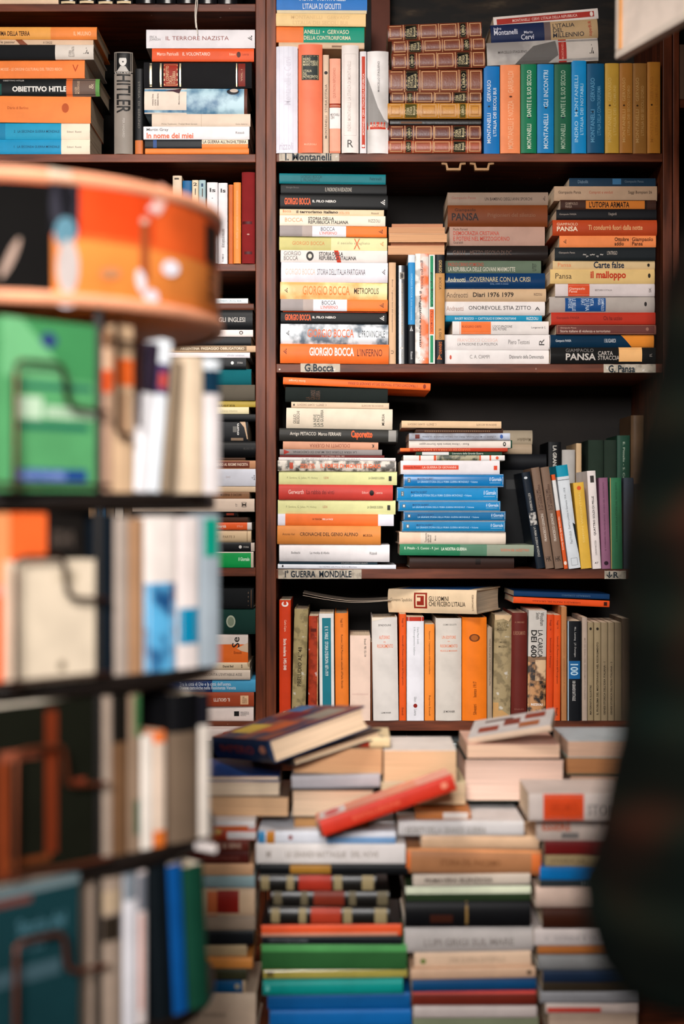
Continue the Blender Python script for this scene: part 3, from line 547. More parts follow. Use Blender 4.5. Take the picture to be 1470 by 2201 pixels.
# ================================================================ third shelf
P6 = 'left stack, third right shelf'
stack(P6, D0, zC, [
 I(608, 925, 817, 833, 'ee6c2c', 'long orange paperback overhanging to the right', [('t', 'I TRACCIATI DELLE TRINCEE DELLA GRANDE GUERRA', .44, .91, .35, .72, '8a2c10', 180), ('t', 'Enrico Cernigoi', .04, .15, .4, .75, 'f3c9a8', 180), ('o', .95, .97, .2, .85, '8a2c10')], tilt=2.4, dy=-.006, dep=.16),
 I(613, 833, 833, 865, '202624/c', 'black cloth hardback', [('t', 'LA\nGRANDE\nGUERRA', .2, .34, .15, .8, '5a4030', 90)], st='h', tilt=.8),
 I(626, 836, 865, 878, 'e0c4a6', 'thin cream paperback', [('t', 'EDIZIONI DEL BECCASTE', .72, .94, .35, .65, '8c7460', 180), ('t', 'C. ZENETTI - SCARPE CHIODATE', .06, .36, .35, .7, '8c7460', 180), ('o', .02, .035, .3, .7, '2c2018')], tilt=.8, dep=.15),
 I(615, 843, 878, 922, 'e2d2bc', 'thick cream hardback with sideways title', [('t', 'GIULIO\nBEDESCHI', .065, .125, .22, .84, '2a2520', 90), ('t', 'LA NEVE\nLA PACE\nLA GUERRA', .255, .35, .1, .92, '1c3028', 90), ('t', 'MURSIA', .9, .925, .2, .76, '1c1814', 90)], st='h', tilt=.9),
 I(600, 855, 922, 949, '33322f', 'dark grey hardback with orange title', [('t', 'Arrigo PETACCO  Marco FERRARI', .09, .52, .36, .72, 'd9cfc2'), ('t', 'Caporetto', .605, .785, .16, .9, 'ee6230', 0, 3), ('r', .92, .985, .05, .95, '97938e')], st='h', tilt=.9),
 I(608, 813, 949, 966, 'd49a7c', 'pinkish paperback with upside-down title', [('t', 'DOLOMITI IN GUERRA', .28, .7, .25, .7, '8a3f2c', 180, 0), ('t', 'K', .93, .955, .25, .7, '1c1410', 180, 3)]),
 I(601, 821, 966, 978, '8f8684', 'thin grey paperback with red corner', [('q', [(.04, .05), (.1, .5), (.04, .95)], 'a82c20'), ('t', 'LA VERA STORIA DEL MURO DI CADORNA', .13, .75, .3, .7, '3a3434', 180)]),
 I(601, 826, 978, 983.5, '6a1f1c', 'very thin dark red booklet', [('t', 'IN ATTESA DEL RE', .4, .62, .3, .8, 'c9a89c')]),
 I(599, 850, 983.5, 990.5, 'e3dcda', 'very thin white booklet', [('t', 'IL MUSEO DELLA GRANDE GUERRA', .2, .7, .3, .7, '9a9290')]),
 I(597, 851, 990.5, 1013, 'n:4a443c:cfc5b8:70', 'rocky photograph spine with orange title', [('t', 'IL FORTE DI MONTE TUDAIO', .36, .87, .3, .72, 'ea6a38', 0, 2), ('t', 'WALTER\nMUSIZZA', .19, .32, .25, .72, 'e8703c', 0, 2), ('r', .1, .13, .2, .8, 'b84a30')]),
 I(599, 853, 1013, 1042, 'dcdb9e', 'upper pale lime yellow paperback', [('t', 'P. Simkins, G. Jukes, M. Hickey', .07, .33, .38, .58, '8c8a5c', 0, 0), ('t', 'I LEONI', .38, .42, .42, .6, 'b06048'), ('t', 'LA GRANDE GUERRA', .76, .895, .42, .6, '3c3c28'), ('r', .93, .955, .3, .66, '2a2a20')]),
 I(599, 844, 1042, 1075, 'c8433a', 'bright red hardback', [('t', 'Gerwarth', .085, .22, .38, .66, 'eccac0'), ('t', 'La rabbia dei vinti', .245, .485, .38, .66, '50141a', 0, 0), ('o', .795, .835, .3, .66, '1c1414'), ('t', 'Editori', .73, .785, .42, .58, 'e0b0a4'), ('t', 'Laterza', .85, .91, .42, .58, 'e0b0a4')], st='h'),
 I(597, 850, 1075, 1105, 'dcdb9e', 'lower pale lime yellow paperback', [('t', 'P. Simkins, G. Jukes, M. Hickey', .07, .33, .38, .58, '8c8a5c', 0, 0), ('t', 'I LEONI', .38, .42, .42, .6, 'b06048'), ('t', 'LA GRANDE GUERRA', .76, .895, .42, .6, '3c3c28'), ('r', .93, .955, .3, .66, '2a2a20')]),
 I(597, 846, 1105, 1130, 'ee7230', 'orange paperback with white ends', [('t', 'IN TRINCEA', .3, .38, .48, .62, '4a140a', 0, 2), ('t', 'PER LA PACE', .385, .475, .48, .62, 'f4dcd0', 0, 2)], [(.065, 'e6e2ec'), (.865, 'ee7230'), (1, 'e6e2ec')]),
 I(596, 818, 1130, 1170, 'dd8a42', 'tan orange hardback with black title', [('t', 'Antonio Vari', .05, .17, .48, .6, '5a2c12'), ('t', 'CRONACHE DEL GENIO ALPINO', .22, .78, .45, .64, '3c1e0e', 0, 1), ('t', 'MURSIA', .83, .92, .42, .56, '6a3416')], st='h'),
 I(600, 837, 1170, 1207, 'e9e3e4', 'thick white hardback with small title', [('t', 'Bedeschi', .11, .19, .44, .58, '4a4644'), ('t', 'La rivolta di Abele', .28, .455, .44, .58, '4a4644'), ('t', 'Rizzoli', .82, .885, .42, .58, '4a4644')], st='h'),
 I(600, 811, 1207, 1213.5, '1c3440', 'very thin dark teal booklet', [('t', 'ATLANTI UNIVERSALI GIUNTI', .63, .9, .3, .7, 'b8b0a4')], dy=.006),
 I(597, 851, 1213.5, 1223, 'dfe2ea', 'thin white booklet', [('t', 'GLI ALPINI nella Prima Guerra Mondiale', .35, .67, .3, .66, '8c8c98'), ('r', .035, .048, .35, .85, '22242c')])], tilt=.35)
def gi(n): return [('f', .005, .995, .03, .97, 'b9b0a2', .0008), ('r', .04, .07, .35, .7, '5c6a70'), ('t', n, .048, .062, .42, .63, 'e8ecf0'), ('t', 'MARTIN GILBERT', .14, .3, .55, .72, '0c3c6c'), ('t', 'LA GRANDE STORIA DELLA PRIMA GUERRA MONDIALE  • Volume', .14, .74, .32, .48, 'a8d0ec', 0, 1), ('t', 'il Giornale', .86, .98, .45, .75, 'd0e4f4'), ('r', .86, .97, .3, .34, '8cbce0')]
P7 = 'middle stack, third right shelf'
stack(P7, D0, zC, [
 I(863, 1077, 905, 921, 'e3bf98', 'thin cream beige paperback', [('t', 'C. ZENETTI · SCARPE CHIODATE', .06, .35, .35, .65, '8a7058', 180), ('t', 'EDIZIONI DEL BECCASTE', .75, .95, .35, .65, '8a7058', 180)], tilt=.5),
 I(894, 1081, 921, 931, '4a2a1a', 'thin dark brown booklet', [('t', '...................................', .1, .85, .3, .6, 'a87c58')], dy=.01),
 I(879, 1096, 931, 946, 'n:7c7a80:b9c2d6:9', 'light blue and grey paperback', [('r', .06, .105, .2, .8, '6a2a22'), ('t', 'LUNARI DI MONTAGNA, PERICOLI DELLA GRANDE GUERRA', .13, .86, .35, .62, '4c4a54', 180), ('o', .9, .93, .2, .8, '3a5a9c')]),
 I(879, 1101, 946, 963, 'e2d7cc', 'cream paperback with round black mark', [('t', 'Rossi - Ultime lettere delle Sturmtruppen', .1, .58, .35, .7, '3c3632', 180), ('o', .91, .94, .22, .78, '1c1816'), ('o', .918, .932, .38, .64, 'd8cec2'), ('r', .985, 1, 0, 1, '204434')]),
 I(860, 1091, 963, 971, 'b8371c', 'thin red booklet', [('r', 0, .09, 0, 1, 'e87034'), ('t', 'DIARIO DI GUERRA LE BARRICATE', .12, .65, .25, .75, 'e08a5c', 180)]),
 I(894, 1079, 971, 978.5, '22402e', 'thin dark green booklet', [('r', .07, .38, .05, .95, 'dcdcda'), ('t', 'Literatura della Grande Guerra', .42, .78, .25, .8, 'c8d0c4')], dy=.004),
 I(867, 1085, 978.5, 990, 'e4ded9', 'white paperback with green photo and orange bars', [('r', .33, .75, .02, .98, 'n:2c3422:9c9474:60'), ('r', .155, .17, 0, 1, 'd8542c'), ('r', .3, .325, 0, 1, 'd8542c'), ('r', .75, .765, 0, 1, 'd8542c'), ('r', .85, .865, 0, 1, 'd8542c'), ('o', .91, .94, .2, .8, 'd8542c')]),
 I(861, 1074, 990, 1019, 'e2dcde', 'white paperback with red title bar', [('r', .025, .585, .33, .66, 'd8472a'), ('t', 'Edoardo Pittalis', .04, .2, .42, .58, '7a1c10'), ('t', 'LA GUERRA DI GIOVANNI', .22, .56, .42, .58, 'f0cfc0'), ('r', .94, .975, .3, .62, 'd8472a')]),
 I(867, 1082, 1019, 1047, '1272b2/g', 'topmost glossy blue paperback', gi('2')),
 I(853, 1070, 1047, 1077, '1284c0', 'blue paperback, shifted left', gi('2')),
 I(856, 1075, 1077, 1099, '127cb6', 'middle blue paperback', gi('1')),
 I(867, 1086, 1099, 1120, '0f6498', 'darker blue paperback', gi('1')),
 I(864, 1085, 1120, 1143, '127ab0', 'lowest blue paperback', gi('1')),
 I(858, 1087, 1143, 1170, 'e6d4c2', 'cream hardback with tiny sideways title', [('t', 'Tempesta\nsulle alpi\nalbanesi', .24, .3, .15, .9, '4a3c32', 90), ('t', 'Mursia', .33, .345, .3, .7, '6a5a4c', 90)], [(.2, 'eec8ae'), (1, 'e6d4c2')], st='h'),
 I(859, 1147, 1170, 1194, '2b7a54', 'green and grey paperback, longest', [('t', 'E. Pittalis - S. Comini - F. Jori', .035, .29, .45, .74, 'd5e0cc'), ('t', 'LA NOSTRA GUERRA', .31, .5, .45, .72, 'dde6d4', 0, 2), ('t', 'EDIZIONI DEL GAZZETTINO', .755, .965, .42, .64, 'd06a4a')], [(.45, '2b7a54'), (.65, '557f66'), (1, '8c9582')], tilt=.5),
 I(880, 1105, 1194, 1223, '3c2822', 'dark brown hardback at the bottom', [('r', .63, .68, .3, .75, '241814')], st='h', dy=.02)], jit=.003)
row('leaning row, third right shelf', D0, zC, [
 I(1153, 1172, 1015, 0, '141d28', 'navy paperback with round white mark', [('o', .93, .955, .4, .8, 'c8ccd0'), ('t', 'KEITH ROBBINS', .6, .78, .35, .62, 'b8b4ac', 180), ('r', .45, .58, .1, .9, 'n:222222:b9b4ae:160'), ('t', 'LA PRIMA GUERRA MONDIALE', .12, .43, .35, .62, 'b8b4ac', 180)], tilt=9),
 I(1173, 1191, 1005, 0, '7c6454', 'left of two taupe paperbacks', [('t', "IL FATTORE TOMA\nE LA GRANDE GUERRA", .58, .83, .25, .8, '3a2018'), ('t', 'FRANCESCO LEONCINI', .27, .54, .35, .65, 'd8ccc0'), ('t', 'HK', .07, .12, .2, .8, '1c1410', -90)], tilt=8.4),
 I(1192.5, 1211, 1004, 0, '7c6454', 'right of two taupe paperbacks', [('t', "IL FATTORE TOMA\nE LA GRANDE GUERRA", .58, .83, .25, .8, '3a2018'), ('t', 'FRANCESCO LEONCINI', .27, .54, .35, .65, 'd8ccc0'), ('t', 'HK', .07, .12, .2, .8, '1c1410', -90)], tilt=8.2),
 I(1212.5, 1221, 1020, 0, 'd95a28', 'thin orange and white paperback', [('t', 'Narrativa della Grande Guerra', .2, .55, .3, .75, 'f0d4c0', 180), ('o', .04, .08, .1, .9, 'ecd8c8')], [(.62, 'd95a28'), (.94, 'dcdad8'), (1, 'd95a28')], tilt=7.8),
 I(1222.5, 1248, 1000, 0, 'd4d9de', 'white paperback with turquoise top', [('t', 'Guerra e politica in Germania 1914 - 1918', .38, .78, .4, .62, '3c4248', 0, 0), ('t', 'Paul Frölich', .24, .36, .4, .62, '5c6268', 0, 0), ('f', .03, .1, .2, .75, '3c4248', .0005), ('q', [(.13, 0), (.42, 0), (.44, .2), (.3, .13)], '1c2830')], [(.855, 'd4d9de'), (.86, '33383c'), (.89, 'd4d9de'), (1, '1590ac')], tilt=7.4),
 I(1249, 1272, 1037, 0, 'dcae44', 'mustard yellow paperback', [('o', .91, .96, .3, .7, 'd85828'), ('t', 'SIMON WIESENTHAL', .3, .9, .4, .6, 'e6c46c')], tilt=5.4, sg=None),
 I(1273.5, 1292, 1012, 0, 'e6dad6', 'white paperback with black vertical title', [('t', 'QUATTRO SOLDI DI PELLE', .34, .74, .35, .65, '2c2624', 0, 2), ('t', 'LUIGI BONACOSSA', .14, .29, .4, .62, '5c5450'), ('t', '47', .05, .07, .3, .75, '3c3634', -90), ('r', .88, .95, .25, .7, '3c3634')], tilt=3.4),
 I(1293, 1312.5, 1027, 0, '8a5a74', 'purple paperback', [('t', 'IL CORRIERE DEL NOVECENTO  STORIA DEL NOVECENTO', .2, .95, .45, .6, '4a2a3c'), ('o', .04, .085, .25, .75, '2c1a24')], tilt=2),
 I(1313, 1338, 1027, 0, '2f6e4a', 'green paperback', [('t', 'IL CORRIERE DELLA STORIA DEL NOVECENTO', .3, .95, .4, .55, '183c28'), ('r', 0, 1, .93, 1, 'a88c5c')], tilt=.8),
 I(1340, 1362, 1027, 0, '3c4450', 'dull blue grey paperback'),
 I(1363, 1388, 1040, 0, '2c2a28', 'dark grey paperback')], jit=.002)
row('back row, third right shelf', D0 + .145, zC, [
 I(1178, 1206, 950, 0, '111214', 'black paperback with white vertical lettering', [('t', 'LA GRANDE GUERRA', .6, .97, .35, .65, 'c8c4bc', 180, 2)]),
 I(1208, 1236, 967, 0, 'b4b0ac', 'light grey hardback', st='h', dep=.12),
 I(1238, 1250, 953, 0, 'c9aa84', 'thin tan paperback', [('t', 'CAPORETTO', .5, .7, .3, .7, '3c2a18')]),
 I(1264, 1297, 946, 0, '26332a/c', 'dark green boxed volume', st='h', dep=.12),
 I(1298, 1325, 946, 0, '26332a/c', 'narrower dark green boxed volume', st='h', dep=.12),
 I(1326, 1354, 936, 0, '1f4434', 'bottle green paperback', [('t', 'E. Pittalis - S. Comini - F. Jori', .45, .95, .4, .6, 'a8b8a4', 180)], dep=.12),
 I(1356, 1384, 893, 0, '6a5038', 'tallest brown volume', st='h', dep=.12)], jit=0)
# silver volume behind the middle stack: stands on its long side
stack('gap behind middle stack, third right shelf', D0 + .156, zC, [
 I(1071, 1144, 925, 955, 'b8a890/g', 'silvery beige hardback end', [('t', 'Mondadori', .55, .95, .2, .45, '6a5c48', 180)], st='h', dep=.12),
 I(1071, 1143, 955, 976, 'b09c84/g', 'dull beige hardback end', st='h', dep=.12),
 I(1050, 1174, 976, 1010, '141519', 'black hardback', st='h', dep=.12),
 I(1050, 1174, 1010, 1218, '0f1012', 'tall black slipcase', [('r', .3, .5, .8, .9, '3c3c3c')], st='h', dep=.12)], jit=0)
# ================================================================ fourth shelf
ein = 'e0571f'
row('fourth right shelf row', D0, zD, [
 I(600, 625, 1290, 0, 'd2401e', 'red orange paperback with white U', [('o', .945, .99, .2, .8, 'eee6e0'), ('r', .97, 1, .38, .62, 'd2401e'), ('o', .958, .98, .35, .65, 'd2401e'), ('t', 'Carlo Capra', .74, .835, .38, .62, 'f0c8b0', 180), ('t', 'Storia moderna  1492-1848', .42, .68, .36, .64, 'f6e4d8', 180, 2), ('o', .045, .08, .3, .7, 'f0d0c0')]),
 I(626, 656, 1309, 0, 'a5946a/w', 'khaki cloth hardback with vertical black title', [('t', "PRELUDIO AL '48", .31, .66, .36, .66, '33291a', 0, 1), ('t', 'EDITRICE\nHISTORICA', .08, .125, .14, .86, '4a3c28', -90)], tilt=-1.6, st='h'),
 I(662, 683, 1324, 0, 'a83a20/w', 'worn red book with peeling edge', [('r', .85, .88, .2, .8, '5a1a10'), ('r', 0, .99, 0, .1, 'd8a070/w'), ('t', 'STORIA\nD\'EUROPA', .78, .83, .2, .8, '5a1a10', -90)], tilt=-.4),
 I(687, 719, 1319, 0, 'e9e4e0', 'white paperback with teal panel', [('r', .03, .96, .2, .8, '1f7888'), ('t', "E. V. TARLE   STORIA D'EUROPA 1871-1919", .42, .88, .38, .62, 'dce8e8', 180, 1)], tilt=.4),
 I(721, 750, 1318, 0, 'ee8030', 'orange paperback with cream top edge', [('t', 'Saggi 353', .87, .95, .4, .6, '6a2c0c', 180), ('t', 'Romeo | Dal Piemonte sabaudo all\'Italia liberale', .3, .8, .4, .6, '5a280c', 180), ('t', 'Einaudi', .05, .12, .4, .6, '5a280c', 180)], tilt=.4, st='h'),
 I(752, 796, 1366, 0, 'f0d2c0', 'pinkish white low paperback', [('t', 'Einaudi  PBE 132-134', .75, .96, .2, .3, '3a3028', 180), ('r', .3, .32, .1, .9, 'e6c4b4')]),
 I(796.5, 800, 1380, 0, '6a3a20', 'very thin brown booklet', dep=.1, st='k'),
 I(802, 857, 1327, 0, 'dcd5cf', 'thick greyish white book with orange lettering', [('t', 'SPADOLINI', .915, .935, .25, .75, '4a4644', -90), ('t', 'AUTUNNO', .79, .825, .3, .72, 'e0703c', -90), ('t', 'DEL', .755, .77, .46, .55, 'e0703c', -90), ('t', 'RISORGIMENTO', .705, .74, .18, .8, 'e0703c', -90), ('t', 'LE MONNIER', .07, .085, .3, .68, '2c2826', -90), ('q', [(1, .4), (1, 1), (.965, .98), (.98, .7)], 'efe0cc')], tilt=.9, st='h'),
 I(858, 873, 1320, 0, ein, 'thin deep orange paperback', [('t', 'Saggi 16', .88, .96, .35, .65, '5a1c0c', 180), ('t', 'Salvatorelli | Pensiero e azione del Risorgimento', .33, .8, .35, .65, '5a1c0c', 180), ('t', 'Einaudi', .05, .12, .35, .65, '5a1c0c', 180)]),
 I(874, 911, 1326, 0, 'e4e2e8', 'white paperback with red top edge', [('r', .96, 1, 0, 1, 'b8321c'), ('t', 'Denis Mack Smith', .74, .9, .28, .4, '7c8484', 180, 0), ('t', 'Il Risorgimento italiano', .63, .9, .5, .64, '7c8484', 180, 0), ('o', .125, .165, .38, .62, '8a2018'), ('t', 'Editori', .18, .23, .42, .58, '8a8a8a', 180, 0), ('t', 'Laterza', .05, .11, .42, .58, '8a8a8a', 180, 0)]),
 I(912.5, 934, 1342, 0, 'f08a34', 'orange paperback', [('t', "Aquarone   L'organizzazione dello Stato totalitario", .48, .93, .4, .62, '6a300c', 180), ('t', 'Reprints Einaudi', .05, .26, .4, .62, '6a300c', 180)]),
 I(936, 992, 1329, 0, 'd5ccc2', 'thick beige white book with orange lettering', [('t', 'COSIMO CECCOTTI', .93, .945, .2, .72, '4a4644', -90), ('t', 'UN EDITORE', .8, .83, .22, .76, 'dc7444', -90), ('t', 'DEL', .77, .78, .44, .54, 'dc7444', -90), ('t', 'RISORGIMENTO', .715, .745, .15, .82, 'dc7444', -90), ('t', 'FELICE LE MONNIER', .675, .69, .16, .82, 'dc7444', -90), ('t', 'LE MONNIER', .08, .1, .26, .7, '2c2826', -90)], st='h'),
 I(993, 1046, 1327, 0, 'ee7a1e', 'wide bright orange hardback with round seal', [('o', .765, .84, .28, .72, '6a3414'), ('o', .775, .83, .35, .65, 'a85a1e'), ('t', 'Silvestri', .06, .16, .42, .56, '4c1e0a'), ('t', 'Isonzo 1917', .23, .38, .42, .56, '4c1e0a')], st='h'),
 I(1047, 1058, 1349, 0, 'a8937c', 'thin greyish brown paperback', [('t', "Nel Primo Centenario dell'Unità d'Italia", .38, .88, .35, .65, '4a3c30')]),
 I(1059, 1097, 1322, 0, 'a3906c/w', 'tattered khaki book with torn corners', [('q', [(1, 0), (1, 1), (.95, .95), (.965, .5), (.94, .2)], 'd8b890'), ('t', 'BIBLIOTECA\nDI CULTURA\nMODERNA', .85, .93, .2, .85, '4c4028', -90), ('t', 'MAZZINI', .69, .71, .3, .75, '33291a', -90), ('t', 'OMODEO', .735, .75, .3, .75, '33291a', -90), ('r', .0, .17, .7, 1, 'c79a62'), ('q', [(0, 0), (.05, .05), (.1, .5), (.09, .8), (0, .8)], 'c79a62')], tilt=-1, st='h'),
 I(1098, 1132, 1317, 0, '642620', 'maroon hardback', [('t', 'A. OMODEO', .905, .92, .2, .8, 'a07058', -90), ('t', 'IL RISORGIMENTO', .795, .83, .12, .88, 'a07058', -90), ('t', 'EINAUDI', .1, .115, .2, .8, '8a5448', -90)], st='h', tilt=-.3),
 I(1133, 1172, 1312, 0, 'c9c2ba', 'paperback with painted battle scene', [('r', .02, .53, 0, 1, 'n:241812:c08a58:55'), ('r', .36, .55, 0, .6, 'n:6a4a34:d8b48c:50'), ('t', 'Woodham\nSmith', .86, .98, .15, .6, '3c3632', 180), ('t', 'LA CARICA', .57, .82, .2, .48, '221e1c', 180, 1), ('t', 'DEI 600', .57, .82, .52, .86, '221e1c', 180, 2), ('t', 'RIZZOLI', .135, .155, .15, .8, 'ece8e4', -90, 3)], [(.2, '4a3424'), (.58, '8a6a52'), (1, 'c9c2ba')], tilt=-.8),
 I(1173, 1188, 1321, 0, 'd8481c', 'left of two orange red paperbacks', [('t', 'Saggi 16', .85, .95, .35, .65, '5a1c0c', 180), ('t', 'Salvatorelli | Pensiero', .5, .78, .35, .65, '5a1c0c', 180)], tilt=-.7),
 I(1188.5, 1204, 1322, 0, 'e0521f', 'right of two orange red paperbacks', [('t', 'Saggi 16', .87, .95, .35, .65, '5a1c0c', 180), ('t', 'Salvatorelli | Pensiero e azione del Risorgimento', .35, .8, .35, .65, '5a1c0c', 180), ('t', 'Einaudi', .05, .12, .35, .65, '5a1c0c', 180)], tilt=-.5),
 I(1206, 1218, 1304, 0, 'b57a4c', 'tall thin brown paperback', [('t', "ALESSANDRO LUZIO   GARIBALDI CAVOUR VERDI", .25, .8, .35, .6, '9a5a34', 180)]),
 I(1219.5, 1249, 1335, 0, '15171b', 'black paperback with blue square', [('r', .42, .6, .08, .92, '1c5f96'), ('t', '100', .455, .57, .22, .8, 'b8d8e8', 180, 2), ('t', '100 GRANDI BATTAGLIE', .2, .4, .42, .66, 'b8b4b0', 180, 2), ('t', 'M.L. Lanning   J.F. Dunnigan', .64, .94, .38, .54, 'b8b4b0', 180), ('r', 0, 1, .92, 1, 'a8b8c4')]),
 I(1250.5, 1262, 1327, 0, 'b5a090', 'thin greyish pink paperback', [('t', 'MITI ED IDEALI DEL RISORGIMENTO ITALIANO', .2, .8, .35, .6, '7a685c', 180)]),
 I(1263, 1276, 1338, 0, '9a8768', 'grey beige paperback with short vertical title', [('t', 'MATERNITA ILLUSTRE', .06, .36, .35, .65, '2c241a', 0, 2), ('o', .92, .95, .3, .7, '2c241a')]),
 I(1276.5, 1291, 1338, 0, '9a8768', 'grey beige paperback with long vertical title', [('t', 'IL PROBLEMA DEL MEDITERRANEO NEL RISORGIMENTO', .06, .8, .35, .65, '2c241a', 0, 2), ('o', .92, .95, .3, .7, '2c241a')]),
 I(1291.5, 1306, 1338, 0, '8f7d62', 'grey brown paperback with title ending in 1', [('t', "GENESI STORICA DELL'IDEA ITALIANA - 1", .06, .6, .35, .65, '2c241a', 0, 2)]),
 I(1306.5, 1320, 1338, 0, '8f7d62', 'grey brown paperback with title ending in 2', [('t', "GENESI STORICA DELL'IDEA ITALIANA - 2", .06, .6, .35, .65, '2c241a', 0, 2)]),
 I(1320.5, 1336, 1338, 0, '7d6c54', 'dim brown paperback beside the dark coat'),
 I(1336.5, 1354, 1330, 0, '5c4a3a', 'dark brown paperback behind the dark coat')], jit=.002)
def lie(desc, pos, group, px, py, d, L, T, dep, yaw, tilt, col, D=(), sg=None, st='p', pg='e6d0b4', top=(), anchor=(0, 0, 0), pitch=0):
    """one lying book; the local point `anchor` stands at pixel px, py and distance d"""
    o = make_book(L, T, dep, col, D, sg, st, pg, top=top)
    R = Matrix.Rotation(R_(tilt), 3, 'Y') @ Matrix.Rotation(R_(pitch), 3, 'X') @ Matrix.Rotation(R_(yaw), 3, 'Z')
    o.rotation_euler = R.to_euler(); o.location = Vector((X(px, d), d, Z(py, d))) - R @ Vector(anchor)
    finish(o, desc, pos, group); return o
SP = 0
o = lie('cream hardback with square maroon emblem', 'lying on the row, fourth right shelf', 'books lying on the fourth right shelf row', 835, 1316, 2.85, .186, .047, .15, -24, -.5, 'e2c7a4',
    [('t', 'Giovanni Spadolini', .03, .28, .44, .62, '33261c', 0, 0), ('r', .3, .45, .2, .86, '8f2a1e'), ('r', .32, .43, .27, .79, 'e2c7a4'), ('r', .335, .415, .33, .73, '8f2a1e'), ('r', .335, .375, .5, .66, 'e2c7a4'), ('t', "GLI UOMINI\nCHE FECERO L'ITALIA", .47, .88, .3, .72, '241c16', 0, 1), ('t', 'LONGANESI', .95, .97, .15, .8, '6a5444', 90)], st='h', anchor=(-.093, 0, 0), top=[('r', .1, .9, .05, .9, '2a5c9c')])
lie('dark blue paperback', 'on an orange one, fourth right shelf', 'books lying on the fourth right shelf row', 1104, 1281, 2.83, .192, .011, .13, 2, 2.2, '123a66', [('t', 'GARIBALDI CORSARO', .5, .8, .3, .6, '5a7894', 180)], anchor=(-.096, 0, 0))
lie('orange red paperback under a blue one', 'fourth right shelf, right end', 'books lying on the fourth right shelf row', 1103, 1296, 2.83, .192, .0125, .13, 1, 2.6, 'e0501f', [('t', 'GARIBALDI IL PIRATA DEL CAUCASO', .2, .7, .35, .6, '7a2410', 180), ('r', .94, .975, .2, .8, '3c140a')], anchor=(-.096, 0, 0))
# curled booklet lying on top of the row
mb = MB(); n = 16
for q in range(2):
    rows = [[((i / n - .5) * .175, j * .1, .012 * (abs(i / n - .55) * 1.6) ** 1.6 + q * .0035 * (1 - i / n) + q * .0012) for i in range(n + 1)] for j in (0, 1)]
    mb.grid(rows, 'a89888'); mb.grid([[(a, b, c - .0006) for a, b, c in r] for r in rows], 'a89888'); mb.grid([rows[0], [(a, b, c - .0006) for a, b, c in rows[0]]], 'c4b4a0')
o = mb.build('curled_booklet', None, (X(745), D0 + .03, Z(1296))); o.rotation_euler = (0, R_(2.5), 0)
tag(o, 'curled grey booklet sagging on top of the fourth shelf row', 'booklet')
# ================================================================ LEFT BOOKCASE
z0 = Z(9); z1 = Z(331); z2 = Z(567); z3 = Z(1220); z4 = Z(1550)
stack('cut-off left pile, uppermost left shelf', D0, z0, [I(-20, 126, -12, 9, 'e8c8a8', 'cream paperback end')])
row('row of black books, uppermost left shelf', D0, z0, [
 I(128 + i * 40, 166 + i * 40, -190 - (i % 2) * 6, 0, '17181a/g', 'black hardback with cream foot', [('r', .0, .025, .1, .9, 'd9c29c')], st='h') for i in range(4)] + [
 I(292 + i * 44, 334 + i * 44, -185 + (i % 2) * 9, 0, '101114/g', 'plain black hardback', st='h') for i in range(5)])
P8 = 'left stack, second left shelf'
stack(P8, D0, z1, [
 I(-40, 208, 57, 84, 'f0a050', 'orange and yellow hardback with black title', [('t', 'SCHIUMA DELLA TERRA', .08, .42, .25, .62, '3c1c0c', 0, 2), ('t', 'IL MULINO', .8, .95, .28, .6, 'f4c49c')], [(.6, 'f0a854'), (1, 'ee8a44')], st='h', dep=.16),
 I(-40, 200, 84, 97, 'd8b89a', 'thin beige and white paperback', [('t', 'le passier', .17, .3, .2, .8, '3a2c22'), ('q', [(.35, 0), (.42, 0), (.36, 1), (.3, 1)], '8a4a30'), ('t', 'A I SAGGI', .55, .63, .3, .7, '4a3a30')]),
 I(-40, 202, 97, 129, '1c1d1f/c', 'black and cream hardback', [('t', 'STORIA\nILLUSTRATA', .78, .83, .15, .85, '6a6058', 90), ('a', .91, .96, .35, .75, '3c3834')], [(.66, '1c1d1f/c'), (1, 'd9cfc4')], st='h', dep=.16),
 I(-40, 182, 129, 168, 'ef8240', 'orange paperback with pale title', [('t', 'GEORGE L. MOSSE - LE ORIGINI CULTURALI DEL TERZO REICH', .05, .78, .42, .58, 'f6c098'), ('t', 'V', .88, .94, .35, .75, 'b8481c')], dep=.15),
 I(-40, 214, 168, 207, '191c1d', 'black book with white title and brown end', [('t', 'OBIETTIVO HITLER', .26, .76, .26, .56, 'e8e4de', 0, 3), ('t', 'OBIETTIVO HITLER', .18, .36, .85, .93, 'c8c4be'), ('r', .0, .17, .1, .7, '1a4a44'), ('r', .715, .985, .01, .99, '6a564c'), ('r', .718, .77, .01, .99, 'd86a34'), ('t', 'ROGER\nMOORHOUSE', .79, .83, .15, .85, 'c8a888', 90), ('t', '&', .91, .95, .4, .7, 'b8a490', 90), ('r', .965, 1, .02, .98, '5c9048')], st='h', dep=.13),
 I(-40, 195, 207, 264, 'ee8542', 'thick orange paperback with round seal', [('o', .735, .8, .38, .74, 'b8501f'), ('t', 'Diario di Berlino', .24, .43, .5, .6, 'a8481c')], dep=.16, tilt=.4),
 I(-40, 193, 264, 299, '2496bc', 'upper blue paperback with cream end', [('t', '2   LA SECONDA GUERRA MONDIALE', .3, .72, .4, .56, '0d3c58'), ('t', 'Editori  Riuniti', .79, .92, .4, .52, '6a6054'), ('r', .0, .06, 0, 1, 'c8c4bc')], [(.22, '1a7fa8'), (.735, '2496bc'), (1, 'e9d9c2')], dep=.14),
 I(-40, 193, 299, 331, '1f8ebc', 'lower blue paperback with cream end', [('t', '1   LA SECONDA GUERRA MONDIALE', .3, .72, .42, .58, '0d3c58'), ('t', 'Editori  Riuniti', .79, .92, .42, .54, '6a6054')], [(.735, '1f8ebc'), (1, 'e9d9c2')], dep=.14)])
